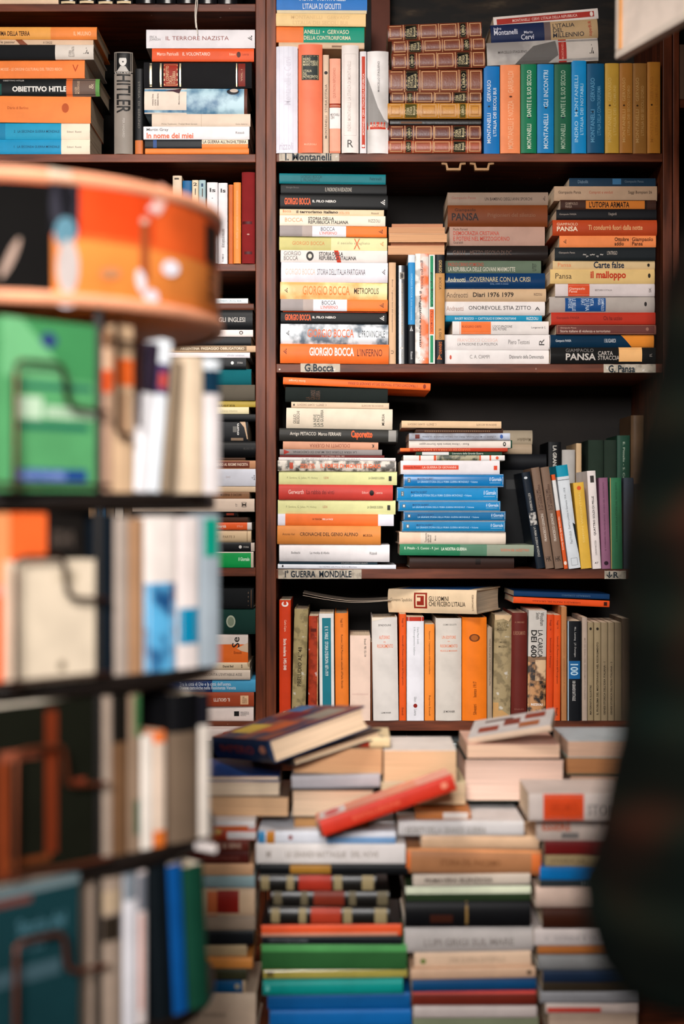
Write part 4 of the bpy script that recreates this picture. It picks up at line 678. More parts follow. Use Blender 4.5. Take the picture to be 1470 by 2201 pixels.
row('standing pair, second left shelf', D0, z1, [
 I(245, 285, 112, 0, '8a8178', 'grey hardback with dark lettering', [('r', .81, .99, .05, .95, '151515'), ('o', .86, .965, .32, .74, 'd8d4ce'), ('r', .94, .97, .36, .7, '2a2826'), ('o', .895, .91, .47, .57, '2a2826'), ('q', [(.81, .2), (.81, .85), (.86, .66), (.86, .38)], 'b8b4ae'), ('t', "L'HISTERO", .79, .805, .1, .95, 'd8d4ce', -90, 1), ('r', .79, .8, 0, 1, '151515'), ('t', 'HITLER', .4, .78, .12, .86, '1c1b1a', 180, 1), ('t', 'PER HASARD', .16, .35, .42, .54, 'b8b0a8', 180)], st='h', yaw=3),
 I(290, 307, 148, 0, '1a1b1d', 'narrow black paperback with orange foot', [('t', 'STORIA  DI  BERLINO', .3, .85, .35, .62, '6a6660', 180)], [(.16, 'c8703c'), (1, '1a1b1d')])])
P9 = 'right stack, second left shelf'
stack(P9, D0, z1, [
 I(315, 548, 65, 105, 'e2dde0', 'thick white paperback with rust title', [('t', 'IL TERRORE NAZISTA', .18, .76, .42, .64, '8a4034', 0, 0), ('t', 'ERIC A.\nJOHNSON', .03, .13, .36, .66, '6a6868'), ('a', .935, .975, .4, .68, '2c2826', 90)], yaw=0),
 I(327, 546, 105, 133, 'df5524', 'orange red paperback with white title', [('t', 'Marco Patricelli', .05, .26, .44, .7, 'f0d0bc'), ('t', 'IL VOLONTARIO', .3, .57, .44, .7, 'f2dccc'), ('o', .83, .87, .3, .75, '4a1a10'), ('t', 'Editori', .76, .82, .46, .64, 'f0b898'), ('t', 'Laterza', .885, .95, .46, .64, 'a8381a')]),
 I(309, 541, 133, 189, '1c1c1e/c', 'black cloth volume with red labels', [('r', .055, .075, .05, .95, 'c8b898/s'), ('r', .15, .165, .05, .95, 'c8b898/s'), ('r', .185, .315, .06, .94, '9a2c1c'), ('f', .188, .312, .1, .9, 'd0a878/s', .0008), ('t', 'IL CONFLITTO\nDELLA\nII GUERRA', .205, .295, .16, .84, 'd8b890', 90), ('r', .33, .345, .05, .95, 'c8b898/s'), ('r', .855, .865, .05, .95, 'c8b898/s'), ('r', .875, .94, .06, .94, '7a2418'), ('t', 'VOL. I', .9, .915, .25, .7, 'c8a480', 90)], st='h', yaw=0),
 I(310, 531, 189, 244, 'n:1c5f86:a8c8d4:16', 'cream and cloudy blue jacket', [('r', 0, .41, 0, 1, 'e4d4c4'), ('q', [(.19, .88), (.36, 1), (.34, .78), (.28, .86)], '4a3038'), ('o', .8, .92, .75, 1, '2a2a30'), ('o', .83, .91, .84, 1, 'c8b8ac'), ('t', 'romanzo breve\nschermi\nnessuno ritorno', .07, .14, .3, .78, '5a4a44', 90), ('t', 'Mondadori', .33, .345, .35, .75, '6a5a54', 90), ('r', .97, 1, 0, 1, '5a2c1c')], st='h', tilt=.3),
 I(326, 538, 244, 271, 'ddc8b4', 'beige paperback', [('r', .5, .505, 0, 1, 'c0a890'), ('t', 'Primo Testimone   Trattati Brevi Giovani', .1, .46, .12, .26, '8a7868'), ('t', 'Giulio Salierno', .85, .97, .12, .24, '8a7868')], yaw=0),
 I(308, 536, 271, 299, 'e9e4e6', 'white paperback with orange title', [('t', 'Martin Gray', .03, .235, .58, .86, '2c2a2a'), ('t', 'In nome dei miei', .03, .47, .08, .5, 'e0602c', 0, 2), ('t', 'Rizzoli', .87, .95, .42, .6, '3c3a3a')], yaw=0),
 I(311, 534, 299, 319, '1f2226', 'black paperback with cream and orange strip', [('r', .08, .115, .1, .95, '2c4c84'), ('r', .55, .995, .5, .98, 'e8d8c0'), ('r', .55, .995, .02, .5, 'e8843c'), ('t', "LA GUERRA ALL'INGHILTERRA", .56, .98, .56, .92, '33302c', 0, 2)], yaw=0),
 I(312, 535, 319, 331, 'ee8038', 'thin orange paperback', yaw=0)])
row('third left shelf row', D0, z2, [
 I(371, 391, 378, 0, 'd0bca4', 'cream paperback with small sideways lettering', [('r', .955, .975, .3, .8, '4a4038')]),
 I(392, 412, 388, 0, '1c5c8c', 'blue paperback'),
 I(412.5, 426.5, 387, 0, 'd8c6a8', 'cream paperback with numeral 2', [('t', '2', .93, .97, .2, .8, '2c241c', -90, 2), ('r', .82, .9, .4, .55, '4a4038')]),
 I(427, 442, 387, 0, '9cb4b8', 'pale blue paperback with numeral 1', [('t', '1', .92, .96, .35, .65, '1c3c5c', -90, 2), ('r', .8, .9, .4, .55, '4a4038')]),
 I(445, 468.5, 393, 0, 'dcd8da', 'left of two white paperbacks with square mark', [('t', 'Is', .88, .93, .2, .75, '33302f', -90, 2), ('o', .8, .81, .45, .55, '33302f')]),
 I(469, 489, 393, 0, 'dcd8da', 'right of two white paperbacks with square mark', [('t', 'Is', .88, .93, .2, .75, '33302f', -90, 2), ('t', 'dell\'unità separata alla bomba atomica', .2, .43, .2, .72, '4a4644'), ('t', 'TOMASI', .02, .12, .4, .6, '4a4644')]),
 I(491, 501.5, 397, 0, 'c0602a', 'brownish orange thin paperback'),
 I(502, 518, 393, 0, 'e8863c', 'light orange paperback', [('t', 'storia della germania contemporanea', .18, .9, .35, .65, 'c8a078')]),
 I(519.5, 548, 371, 0, '7c1f20/c', 'tall dark red hardback', [('r', .43, .46, .2, .95, '4a1416'), ('r', .1, .13, .2, .8, '4a1416'), ('o', .31, .325, .4, .6, 'b88a7c')], st='h')])
P10 = 'tall stack on fourth left shelf'
def b3_(x1, y0, y1, col, desc, d=(), sg=None, **k): return I(k.pop("x0", 330), x1, y0, y1, col, desc, d, sg, **k)
stack(P10, D0, z3, [
 b3_(533, 641, 652, 'e2e4e6', 'thin white paperback', [('t', 'SOUTHERN CROSS ARA', .65, .93, .3, .7, '5c7c84')]),
 b3_(545, 652, 666, '5c3426', 'brown paperback'),
 b3_(543, 666, 709, '131416', 'thick black hardback with white title', [('t', 'GLI INGLESI', .66, .925, .38, .62, 'b8b2ac', 0, 1)], st='h'),
 b3_(544, 709, 724, 'e4d6d0', 'white paperback with round mark', [('o', .86, .9, .3, .85, '4a4038'), ('o', .87, .89, .42, .7, 'e4d6d0')]),
 b3_(540, 724, 743, '191a1c', 'black paperback'),
 b3_(550, 743, 757, 'c9a684', 'tan paperback with brown title strip', [('r', .3, .92, .2, .92, '7a6248'), ('t', 'ARGENTINA  PASSAGGIO OBBLIGATORIO', .35, .9, .35, .78, 'dccab0', 0, 2)], x0=300),
 b3_(537, 757, 769, 'e0d8dc', 'white paperback with italic lettering', [('t', '• alfredo cattabiani', .78, .95, .3, .65, '7c8494')], x0=300),
 b3_(529, 769, 793, '141517', 'black paperback with round white mark', [('o', .835, .868, .38, .68, 'd8d4d0'), ('t', 'STORIA', .905, .965, .45, .62, 'a8a4a0')]),
 b3_(540, 793, 827, '0f5a62/c', 'teal green hardback', st='h'),
 b3_(548, 827, 861, '5a5348/c', 'grey cloth hardback', st='h'),
 b3_(549, 861, 875, 'a8903c', 'mustard paperback', [('t', 'Laterza', .6, .8, .1, .5, '5a4a1c')]),
 b3_(535, 875, 890, 'ded0a8', 'pale cream paperback', [('t', 'Lorenzo Infantino', .7, .88, .3, .6, 'a89c80')]),
 b3_(550, 890, 906, '0f1012', 'plain black paperback'),
 b3_(533, 906, 948, '1b1c1f', 'black paperback with torn end', [('t', 'oum', .885, .905, .3, .9, 'd8d4d0', 90, 2), ('r', .84, .88, .45, .75, '6a6864'), ('q', [(.97, 1), (.91, 1), (.96, .7), (.99, .1), (1, .1)], 'c8a888'), ('r', .82, .95, .02, .16, '8a7460')]),
 b3_(550, 948, 983, '0d0e10', 'thick black hardback', [('t', 'MILANO 1945', .88, .98, .45, .6, '3a3836')], st='h'),
 b3_(527, 983, 990, '4a3020', 'very thin brown booklet'),
 b3_(552, 990, 1008, 'c08a64', 'rust brown paperback with title strip', [('r', .0, .93, .12, .92, '6a3020'), ('t', 'CONSENSO AL REGIME FASCISTA', .55, .915, .35, .7, 'dcc4b0', 0, 2)]),
 b3_(553, 1008, 1045, 'dadce8', 'thick bluish white paperback', [('t', '(xx)', .7, .74, .45, .6, 'b8a8a8'), ('t', 'T', .945, .96, .4, .52, '2c2c34'), ('t', '809', .965, .98, .35, .65, '2c2c34', 90)]),
 b3_(552, 1045, 1058, 'dcc0a0', 'cream brown paperback'),
 b3_(536, 1058, 1072, '8a6448', 'brown paperback with black title', [('t', 'MODERNA  E. CACCIARI', .7, .92, .4, .8, '2c1c12')]),
 b3_(547, 1072, 1100, 'e4cebc', 'long cream white paperback with square emblem', [('f', .955 - .06, .935, .36, .74, '3a302a', .0008), ('t', 'M', .9, .93, .42, .66, '3a302a'), ('t', '17', .845, .86, .42, .62, '3a302a', 90)], x0=285, dy=-.01),
 b3_(510, 1100, 1111, '15161a', 'thin black paperback with red block', [('r', .87, .96, .3, .75, 'd8583c')]),
 b3_(532, 1111, 1123, '4a2c1e', 'dark brown paperback'),
 b3_(541, 1123, 1139, 'e8602c', 'orange paperback with white end', [('t', 'libertà', .63, .74, .3, .7, 'f0d8c8', 0, 2), ('t', 'STILO', .85, .91, .35, .6, 'f0b8a0')], [(.955, 'e8602c'), (1, 'e0d8d4')]),
 b3_(540, 1139, 1166, 'd8bc98', 'cream hardback with worn end', [('t', '1943     PARTE 3', .6, .83, .35, .55, '8a7258'), ('r', .955, .96, .05, .95, '8a6a4c')], st='h'),
 b3_(547, 1166, 1186, '17181b', 'black paperback with white mark and end', [('o', .845, .875, .35, .7, 'd8d4d0'), ('t', 'STORIA', .89, .945, .42, .6, 'c0bcb8'), ('r', .965, 1, .05, .98, 'c8b8ac')]),
 b3_(545, 1186, 1220, '139a4c', 'bright green boxed paperback', [('t', 'il Giornale', .85, .96, .42, .66, 'c8ecd4', 0, 2), ('r', .975, 1, 0, 1, 'c8b8a8'), ('r', .0, 1, .94, 1, 'd8ccc0')])], jit=.003)
row('gap row behind rack', D0 - .001, z3, [
 I(190 + i * 19, 190 + i * 19 + 18, 1030 + (i * 37 % 30), 0, c, q, t) for i, (c, q, t) in enumerate([
  ('c9a27c', 'tan paperback', ()), ('4a8cc0', 'light blue paperback with dark title', [('t', 'La guerra è nostra', .25, .8, .2, .8, '14202c', 0, 2)]),
  ('8c7a68', 'grey brown paperback', ()), ('c4b8ac', 'grey paperback', ()), ('6a5644', 'brown paperback', ())])])
P11 = 'stack on lowest left shelf'
stack(P11, D0, z4, [
 b3_(545, 1265, 1308, '17191b/c', 'black cloth hardback with gilt letters', [('t', '1 9 4 5', .945, .955, .15, .85, '6a5848', 90), ('r', .975, .98, .05, .95, '6a4c34')], st='h'),
 b3_(549, 1308, 1363, '16352f/c', 'dark green cloth hardback with oval seal', [('o', .715, .805, .26, .74, 'a8b09c'), ('o', .728, .792, .32, .68, '7c8874')], st='h'),
 b3_(533, 1363, 1424, 'ea702c', 'white and orange torn paperback', [('r', 0, 1, .64, 1, 'e2d4cc'), ('t', 'Se', .83, .91, .52, .9, '1c1a1a', 90, 1), ('q', [(.88, .5), (1, .7), (1, .35), (.93, .4)], 'd8bca0'), ('t', 'Einaudi', .85, .93, .3, .4, '7a2c10')]),
 b3_(537, 1424, 1440, 'ddc6a6', 'cream paperback with numeral', [('t', 'Daniel Bell', .72, .83, .35, .65, '3c3026', 0, 2), ('t', '49', .91, .925, .25, .75, '3c3026', 90), ('q', [(.97, 1), (1, 1), (1, .4), (.98, .5)], 'a89070')]),
 b3_(538, 1440, 1461, 'dcccbc', 'greyish white paperback with thin title', [('t', 'G. Bianchi', .16, .29, .42, .66, '6a605a', 0, 0), ('t', "GRANDI RACCONTA L'EVITABILE ASSE", .35, .915, .4, .68, '4c4642', 0, 0)]),
 b3_(551, 1461, 1488, '49a0cc', 'light and navy blue paperback with white title', [('t', "Tra la città di Dio e la città dell'uomo.\nDonne cattoliche nella Resistenza Veneta", .25, .8, .22, .8, 'd8e2ec', 0, 1)], [(.57, '1c3a70'), (1, '49a0cc')]),
 b3_(546, 1488, 1518, 'a4482c', 'rust paperback with cream label', [('t', 'IL GIOLITTI', .6, .76, .35, .6, 'ecd8c8', 180, 2), ('r', .865, .945, .14, .78, 'e6bc94'), ('t', 'EDIZIONI\nSCIENT', .885, .93, .22, .7, '6a3c28', 90)]),
 b3_(545, 1518, 1550, 'e6d9d4', 'thick white paperback with black square mark', [('r', .805, .855, .33, .66, '22201f'), ('t', 'BIBLIOTECA\nUNIVERSALE\nRIZZOLI', .87, .955, .34, .64, '6a6462')])])
lie('white paperback with red script and green drawing', 'lying below the lowest left shelf', 'books below the shelves', 445, 1592, 2.76, .2, .022, .14, 0, 0, 'e2d2cc', [('t', 'Cappello', .35, .8, .4, .8, 'b8281c', 0, 2), ('o', .5, .72, .05, .32, '2c5c4c'), ('r', .88, .92, .1, .98, '2a2826')], anchor=(-.06, 0, 0))
# ================================================================ TABLE with the front stacks
zT = Z(2236, TD)
t = empty('table', (.02, TD + .2, 0), 'dark wooden table under the front stacks, hidden by books', 'table')
def tb(name, lo, hi):
    mb = MB(); mb.box(lo, hi, 'woodx' if name == 'tabletop' else 'woodz'); bevel(mb.build(name, t), .003)
tb('tabletop', (-.5, -.28, zT - .03), (.62, .26, zT))
for sx in (-.47, .54):
    for sy in (-.25, .18): tb('leg', (sx, sy, 0), (sx + .05, sy + .05, zT - .03))
PA = 'far left front stack'
pgA = 'dcb792'
def S(x0, x1, y0, y1, col, desc, d=(), sg=None, **k): return I(x0, x1, y0, y1, col, desc, d, sg, **k)
stack(PA, TD, zT, [
 S(340, 600, 1666, 1682, '1f3c74', 'thin blue hardback', dy=.05, st='h', back=True, pg='e6d4c0'),
 S(340, 598, 1682, 1712, 'e0c8b0', 'cream page edges, upper block', dy=.04, back=True, pg='e6cfb4'),
 S(340, 620, 1712, 1772, '6a5a4c', 'thick tan page edges', dy=.03, back=True, pg='dab088', tilt=-.5),
 S(340, 548, 1764, 1782, 'e6e0e0', 'white paperback with orange lower edge', [('r', 0, .93, 0, .4, 'e8783c')]),
 S(330, 550, 1782, 1805, 'c8502c', 'red and white paperback', [('r', .72, 1, .1, .8, 'e4dcdc'), ('r', .55, .7, 0, 1, 'n:c8a040:a83018:60')]),
 S(335, 535, 1805, 1829, '6a2a20', 'upper maroon book with pale lettering', [('t', 'GUERRE E ERE', .4, .92, .3, .75, 'c8a490', 0, 2)]),
 S(335, 535, 1829, 1857, '5a1f1a', 'lower maroon book', [('t', 'STORIA ITALIANA', .5, .9, .3, .6, '8a5044')]),
 S(335, 545, 1857, 1882, 'd8a880', 'tan paperback'),
 S(335, 548, 1882, 1907, '8ca4a8', 'pale grey blue paperback'),
 S(335, 548, 1907, 1970, 'd0b090', 'cream hardback with red square', [('r', .62, .84, .12, .9, '8c2018'), ('r', .52, .62, 0, 1, 'c8683c')], st='h'),
 S(335, 548, 1970, 2001, '9a8674', 'brownish grey paperback'),
 S(335, 545, 2001, 2033, '14161a', 'black paperback'),
 S(335, 530, 2033, 2058, 'b09874', 'dull cream paperback'),
 S(335, 543, 2058, 2081, 'd88c44', 'orange tan paperback'),
 S(335, 530, 2081, 2106, '3c3c28', 'dark olive paperback'),
 S(335, 527, 2106, 2136, '12588c', 'blue hardback with round mark', [('o', .88, .94, .3, .7, 'a8a088')], [(.97, '12588c'), (1, 'c8ac88')], st='h'),
 S(335, 550, 2136, 2236, 'd4bca4', 'very thick cream book at the bottom', [('t', 'STORIA  UNIVERSALE', .3, .7, .5, .6, '8a7868')], st='h')])
pgM = 'd8b28c'
stack('middle left front stack', TD, zT, [
 S(765, 838, 1585, 1608, 'e0c89c', 'small cream paperback with red corner', [('r', 0, .4, 0, .5, 'a83420')], dy=.06, dep=.1),
 S(632, 822, 1608, 1665, 'c8a480', 'tan page edges, upper block', back=True, pg='d0a076', dy=.05, tilt=-1.2),
 S(627, 817, 1665, 1696, 'a8a4a8', 'grey paperback', dy=.04, tilt=-1.2),
 S(625, 806, 1696, 1758, '3a3430', 'thick pale page edges between dark boards', back=True, pg='dcbfa2', st='h', dy=.03),
 S(630, 790, 1758, 1786, 'b08458', 'brown page edges', back=True, pg='b88858', dy=.03),
 S(555, 850, 1786, 1813, 'dfe0e8', 'white paperback with blue and yellow end', [('r', .0, .05, 0, 1, '3c8cc0'), ('r', .06, .12, 0, 1, 'c8802c'), ('o', .22, .25, .3, .7, '8c3030'), ('r', .5, 1, 0, .55, '7ca4d0')]),
 S(550, 871, 1813, 1856, 'e2dad6', 'thick white paperback with grey title', [('t', 'LE GRANDI BATTAGLIE   DEL NOVE', .2, .82, .32, .62, 'a89c94', 0, 2), ('t', 'M', .07, .1, .3, .65, 'a89c94', 0, 2)]),
 S(556, 878, 1856, 1880, '131416', 'black hardback with tan patch', [('r', .21, .48, 0, 1, 'a8762c')], st='h'),
 S(556, 808, 1880, 1915, '16130f/l', 'black leather volume, shifted left', [('r', a, b, .05, .95, '9c8a64') for a, b in ((.02, .09), (.24, .3), (.64, .71), (.88, .98))] + [('r', .34, .62, .03, .97, 'a83020')], st='l'),
 S(583, 836, 1915, 1949, '14110e/l', 'black leather volume with dim red label', [('r', a, b, .05, .95, '6a5f48') for a, b in ((.02, .09), (.25, .31), (.66, .72), (.9, .99))] + [('r', .36, .62, .03, .97, '7a2c1c')], st='l'),
 S(578, 836, 1949, 1986, '16130f/l', 'black leather volume, lowest of three', [('r', a, b, .05, .95, '9c8a64') for a, b in ((.02, .09), (.25, .31), (.62, .69), (.88, .98))] + [('r', .35, .6, .03, .97, 'b03a24')], st='l'),
 S(562, 863, 1986, 2011, 'e8582c', 'orange paperback with pink lower edge', [('r', 0, .97, 0, .3, 'e09c80')], tilt=-.5, top=[('r', 0, 1, 0.01, 1, '0e1013')]),  # upper board painted black for the shade beside the narrower leather volumes
 S(563, 863, 2011, 2029, '15181c', 'thin black paperback', [('t', 'CENTO STORIE DI GUERRA', .05, .33, .3, .7, '6a6c70')]),
 S(562, 874, 2029, 2083, '4c9450', 'thick green paperback', [('r', 0, 1, 0, .72, '2c5c30')]),
 S(566, 876, 2083, 2105, 'b0a04c/g', 'olive yellow hardback', [('r', .02, .07, .2, .8, '6a5c2c')], st='h', tilt=-.5),
 S(565, 866, 2105, 2137, '0a8c84', 'turquoise hardback', [('o', .02, .05, .3, .7, '6ac0b8')], st='h', tilt=-.8),
 S(575, 882, 2137, 2170, '0c5490', 'blue paperback', tilt=-.8),
 S(580, 884, 2170, 2206, '0c62a8', 'brighter blue paperback at the bottom edge', tilt=-.8),
 S(575, 880, 2206, 2236, '6a6460', 'grey paperback below the frame edge')])
r_top = Z(1745, TD)
stack('middle right front stack', TD, zT, [
 S(893, 1012, 1745, 1765, 'b8703c', 'brown and white paperback', [('r', .5, .95, .1, .9, 'd8ccc4')], dy=.01),
 S(856, 1126, 1765, 1796, 'd4cecc', 'white grey paperback with speckled lettering', [('t', 'I SEGRETI DELLA GRANDE GUERRA', .04, .7, .12, .6, '9c948e', 0, 2)]),
 S(905, 1158, 1796, 1826, 'e0b894/g', 'glossy cream hardback', st='h', tilt=.8),
 S(873, 1162, 1826, 1877, 'b07850', 'thick tan brown hardback with orange ends', [('t', 'STORIA DEL FASCISMO', .25, .7, .35, .6, '8a5a38', 0, 2), ('r', .93, 1, 0, 1, 'e07438'), ('r', 0, .03, 0, 1, 'e07438'), ('r', 0, 1, .9, 1, 'dc9460')], st='h', tilt=1.2),
 S(888, 1140, 1879, 1904, 'ccbcac', 'greyish cream paperback with dark title', [('t', 'PRIMAVERA SILENZIOSA', .1, .68, .25, .7, '5c5048', 0, 2)], tilt=-1),
 S(872, 1140, 1904, 1936, '2c3c24', 'dark green book with pale upper edge', [('r', 0, 1, .52, 1, 'd8dcc0')], tilt=-.6),
 S(870, 1140, 1936, 1992, '0f0f11', 'very thick black hardback with gilt line', [('r', .48, .5, 0, 1, '8a6c3c'), ('r', .2, .38, .2, .5, '3c1c12')], st='h'),
 S(870, 1146, 1992, 2047, 'b8b0ac', 'thick grey white hardback', [('t', 'LUPI GRIGI SUL MARE', .15, .85, .25, .55, '8c847e', 0, 2)], st='h', tilt=-.8),
 S(891, 1142, 2047, 2080, 'd8b89c', 'cream paperback with green dot', [('o', .05, .1, .25, .6, '6c7c3c'), ('t', 'UNA GUERRA DI POPOLO', .3, .78, .3, .65, 'b89c84', 0, 2)], tilt=-1),
 S(882, 1150, 2080, 2102, 'c4a084', 'dull beige paperback', [('o', .93, .97, .3, .8, '6a5440')], tilt=-1),
 S(886, 1152, 2102, 2130, '0f4470', 'dark blue hardback', st='h', tilt=-.8),
 S(886, 1152, 2130, 2162, '6a2418', 'red brown hardback', [('r', 0, 1, .8, 1, 'b83c34')], st='h', tilt=-.5),
 S(888, 1153, 2162, 2186, 'b8aca8', 'greyish white paperback'),
 S(888, 1158, 2186, 2236, '7c8468', 'grey green paperback at the bottom edge')])
stack('right front stack', TD, zT, [
 S(1136, 1345, 1705, 1751, 'd4c4bc', 'white paperback with bright red orange block', [('r', .15, .565, .02, .98, 'e04c20'), ('t', 'LIBERI DI MENTE', .22, .5, .35, .65, 'c03c18'), ('t', 'STORIA', .6, .95, .2, .6, '9c9490', 0, 2)], dy=-.04, dep=.11, st='p'),
 S(1152, 1370, 1751, 1808, 'd8c4b8', 'thick cream white hardback with red title', [('t', 'ESSERE', .06, .34, .4, .75, 'd06c4c', 0, 3), ('r', .25, .42, .1, .32, '8c8480')], st='h', dep=.24),
 S(1170, 1375, 1808, 1836, '7a1c1c', 'dark red paperback', dep=.2),
 S(1172, 1375, 1836, 1863, 'b49a70', 'beige paperback', [('t', 'STORIA DI', .06, .4, .3, .6, '7c6848')], dep=.2),
 S(1160, 1370, 1863, 1891, '0f78c0', 'vivid blue paperback', dep=.2),
 S(1160, 1375, 1891, 1906, '2c3438', 'thin dark grey paperback', [('t', 'MONDADORI', .4, .8, .2, .8, '6c7478')]),
 S(1151, 1400, 1906, 1951, 'd4b8a8', 'cream pink hardback', st='h', dep=.2),
 S(1166, 1375, 1951, 1996, '3c1c10', 'dark brown hardback', st='h', dep=.2),
 S(1147, 1360, 1996, 2031, 'd4c8c4', 'white paperback', [('t', 'V   DONNE E GUERRE', .1, .8, .3, .6, 'a8a0a0')]),
 S(1155, 1360, 2031, 2050, 'b46c34', 'thin orange brown paperback'),
 S(1156, 1370, 2050, 2086, '8c8c8c/g', 'glossy grey hardback', st='h'),
 S(1166, 1370, 2086, 2110, '1c2c44', 'navy paperback'),
 S(1166, 1370, 2110, 2132, '3a3024', 'dim brown paperback'),
 S(1160, 1370, 2132, 2156, '8c8c90', 'dim grey paperback'),
 S(1172, 1370, 2156, 2178, 'c8b8b0', 'white paperback with red bar', [('r', .02, .6, .15, .6, 'c83c2c')]),
 S(1180, 1370, 2178, 2236, 'c0a894', 'cream book at the bottom edge')])
stack('page blocks above middle right front stack', TD + .05, r_top + .0005, [
 S(826, 982, 1612, 1682, 'e6dcd4', 'pale printed cover on tan page edges', back=True, pg='e0b890', dep=.13),
 S(818, 1000, 1682, 1727, 'd8c8a0', 'cream page edges under the printed cover', back=True, pg='dcc09c', dep=.13)], jit=.001)
mb_top = [('r', .03, .97, .05, .95, 'e6e0e0'), ('r', .2, .35, .1, .9, 'd8a090'), ('r', .5, .7, .1, .9, 'd0c4c0')]
stack('pile over middle and right front stacks', TD + .09, Z(1751, TD) + .0005, [
 S(1003, 1202, 1600, 1629, 'd8ac98', 'patterned paperback showing pink page edges', back=True, pg='e6c0a4', dep=.14),
 S(998, 1216, 1629, 1726, '1c2420', 'very thick hardback showing pale page edges', back=True, pg='eccab8', st='h', dep=.16)], jit=.001)
stack('far right back pile on table', TD + .1, Z(1751, TD) + .0005, [
 S(1218, 1390, 1592, 1628, 'b4bcc0', 'grey printed paperback, page edges out', back=True, pg='c8a48c', dep=.14),
 S(1218, 1390, 1628, 1664, '2c7060', 'green covered book, page edges out', back=True, pg='a8744c', dep=.14),
 S(1222, 1390, 1664, 1724, '2a2420', 'thick book with pale page edges', back=True, pg='dcb8a0', st='h', dep=.14)], jit=.001)
GT = 'loose books on top of the front stacks'
lie('thick hardback tilted upwards, navy spine, patterned cover', 'topmost on front stacks', GT, 590, 1641, 2.06, .24, .035, .163, -64, -16, '20304e',
    [('t', 'IMPERO', .15, .75, .35, .7, '9a3c2c', 0, 2), ('o', .85, .95, .4, .75, 'c88468')], st='h', pg='e6c8a8', anchor=(.12, 0, 0),
    top=[('r', .0, 1, 0, 1, 'n:28304c:8c4a38:22'), ('r', .1, .45, .15, .4, 'c8a848'), ('r', .5, .75, .2, .5, 'b85a34'), ('r', .2, .5, .55, .8, '6a2430'), ('r', .6, .9, .6, .9, '8c8478'), ('r', .05, .3, .8, .98, '3c6c98')])
lie('thin hardback with pale edge', 'lying tilted under the navy-spined one', GT, 632, 1648, 2.11, .2, .013, .15, -68, -14.5, '3c3430', st='h', pg='d8bc9c', anchor=(.1, 0, 0))
lie('red paperback with pink cover', 'leaning diagonally across the front stacks', GT, 690, 1800, 2.02, .205, .023, .105, 3, -19, 'c8301c',
    [('t', 'RIVOLUZIONE', .25, .6, .3, .6, 'dc5c40', 0, 2), ('o', .9, .95, .3, .7, 'e08468'), ('r', 0, .02, 0, 1, '5c4438')], anchor=(-.1025, 0, 0), pitch=-5, top=[('r', 0, 1, 0, 1, 'e8947c'), ('r', .03, .22, .1, .9, 'e6dcdc'), ('o', .06, .18, .2, .8, 'd8404c'), ('r', .75, 1, 0, 1, 'f0a898')], pg='c8a890')
lie('white paperback with brown pictures on its cover', 'tilted, topmost behind front stacks', GT, 1008, 1600, 2.2, .13, .01, .09, -14, -13, 'd8bca4',
    anchor=(-.065, 0, 0), pitch=6, top=[('r', 0, 1, 0, 1, 'c4bcb8'), ('r', .1, .35, .2, .5, '8c3c28'), ('r', .4, .6, .4, .75, '7c3424'), ('r', .6, .85, .15, .45, 'a05c34'), ('r', .15, .5, .75, .85, '5c4038'), ('r', .65, .9, .6, .9, '8c3c28')])
stack('dark cavity below the lowest right shelf', D0 + .02, Z(1640), [
 I(880, 1140, 1597, 1640, '9aa4a4', 'pale grey paperback', [('t', 'STORIA ILLUSTRATA', .1, .5, .5, .9, '6a7070')]),], jit=0)
mb = MB(); mb.box((X(600), D0 + .015, Z(1660)), (X(1400), D0 + BD - .01, Z(1640)), 'woodx')
sh = mb.build('low_shelf_board'); tag(sh, 'dark board low in the right bookcase, holding a pale grey book', 'board')
# ================================================================ REVOLVING RACK
CX, CY = -.39, 1.67
rk = empty('revolving_book_rack', (CX, CY, 0), 'tall revolving book rack with round orange header at left', 'book rack')
def rp(name, mb): return mb.build(name, rk)
m_ = 'x:metal-4a2a1c'
mb = MB(); mb.lathe([(0, 0), (.24, 0), (.24, .02), (.05, .035), (.03, .05), (0, .05)], '1c1614', 48); rp('base', mb)
mb = MB(); mb.tube([(0, 0, .04), (0, 0, 1.70)], .016, 'x:metal-3a2a22', 16); rp('pole', mb)
RP = .24
TZ = (1.3705, 1.1775, .988, .80, .61)
for z in TZ:
    mb = MB(); mb.lathe([(.016, z - .018), (RP - .003, z - .018), (RP, z - .015), (RP, z - .003), (RP - .003, z), (.016, z)], '1b1512', 72); rp('tier_shelf', mb)
DR, zb_, zt_ = .245, 1.5615, 1.697
mb = MB(); mb.lathe([(0, zb_ + .002), (DR - .006, zb_ + .002), (DR, zb_ + .008), (DR, zt_ - .008), (DR - .006, zt_ - .002), (0, zt_ - .002)], 'ec8a40', 96); hd = rp('header_drum', mb)
def ln(px, c):      # point on a face line of the rack (y - x = c)
    q = (px - 735) / F; y = c / (1 - q); return Vector((q * y, y))
def onD(px, py):
    q = (px - 735) / F                       # ray x = q y ; circle
    A = 1 + q * q; B = -2 * (q * CX + CY); C_ = CX * CX + CY * CY - DR * DR
    disc = B * B - 4 * A * C_
    y = (-B - math.sqrt(max(0, disc))) / (2 * A); x = q * y
    return math.atan2(y - CY, x - CX), H + (1100.5 - py) * y / F
pm = MB(); _lv = [0]
def patch(pxs, c):
    """pxs: closed outline in the photo, projected on the drum's side"""
    _lv[0] += 1; e = DR + .0006 + .00012 * _lv[0]
    pts = [onD(*p) for p in pxs]; out = []
    i0 = len(pm.v)
    for a, z in pts: pm.v.append((e * math.cos(a), e * math.sin(a), z))
    pm.face(range(i0, i0 + len(pts)), c)
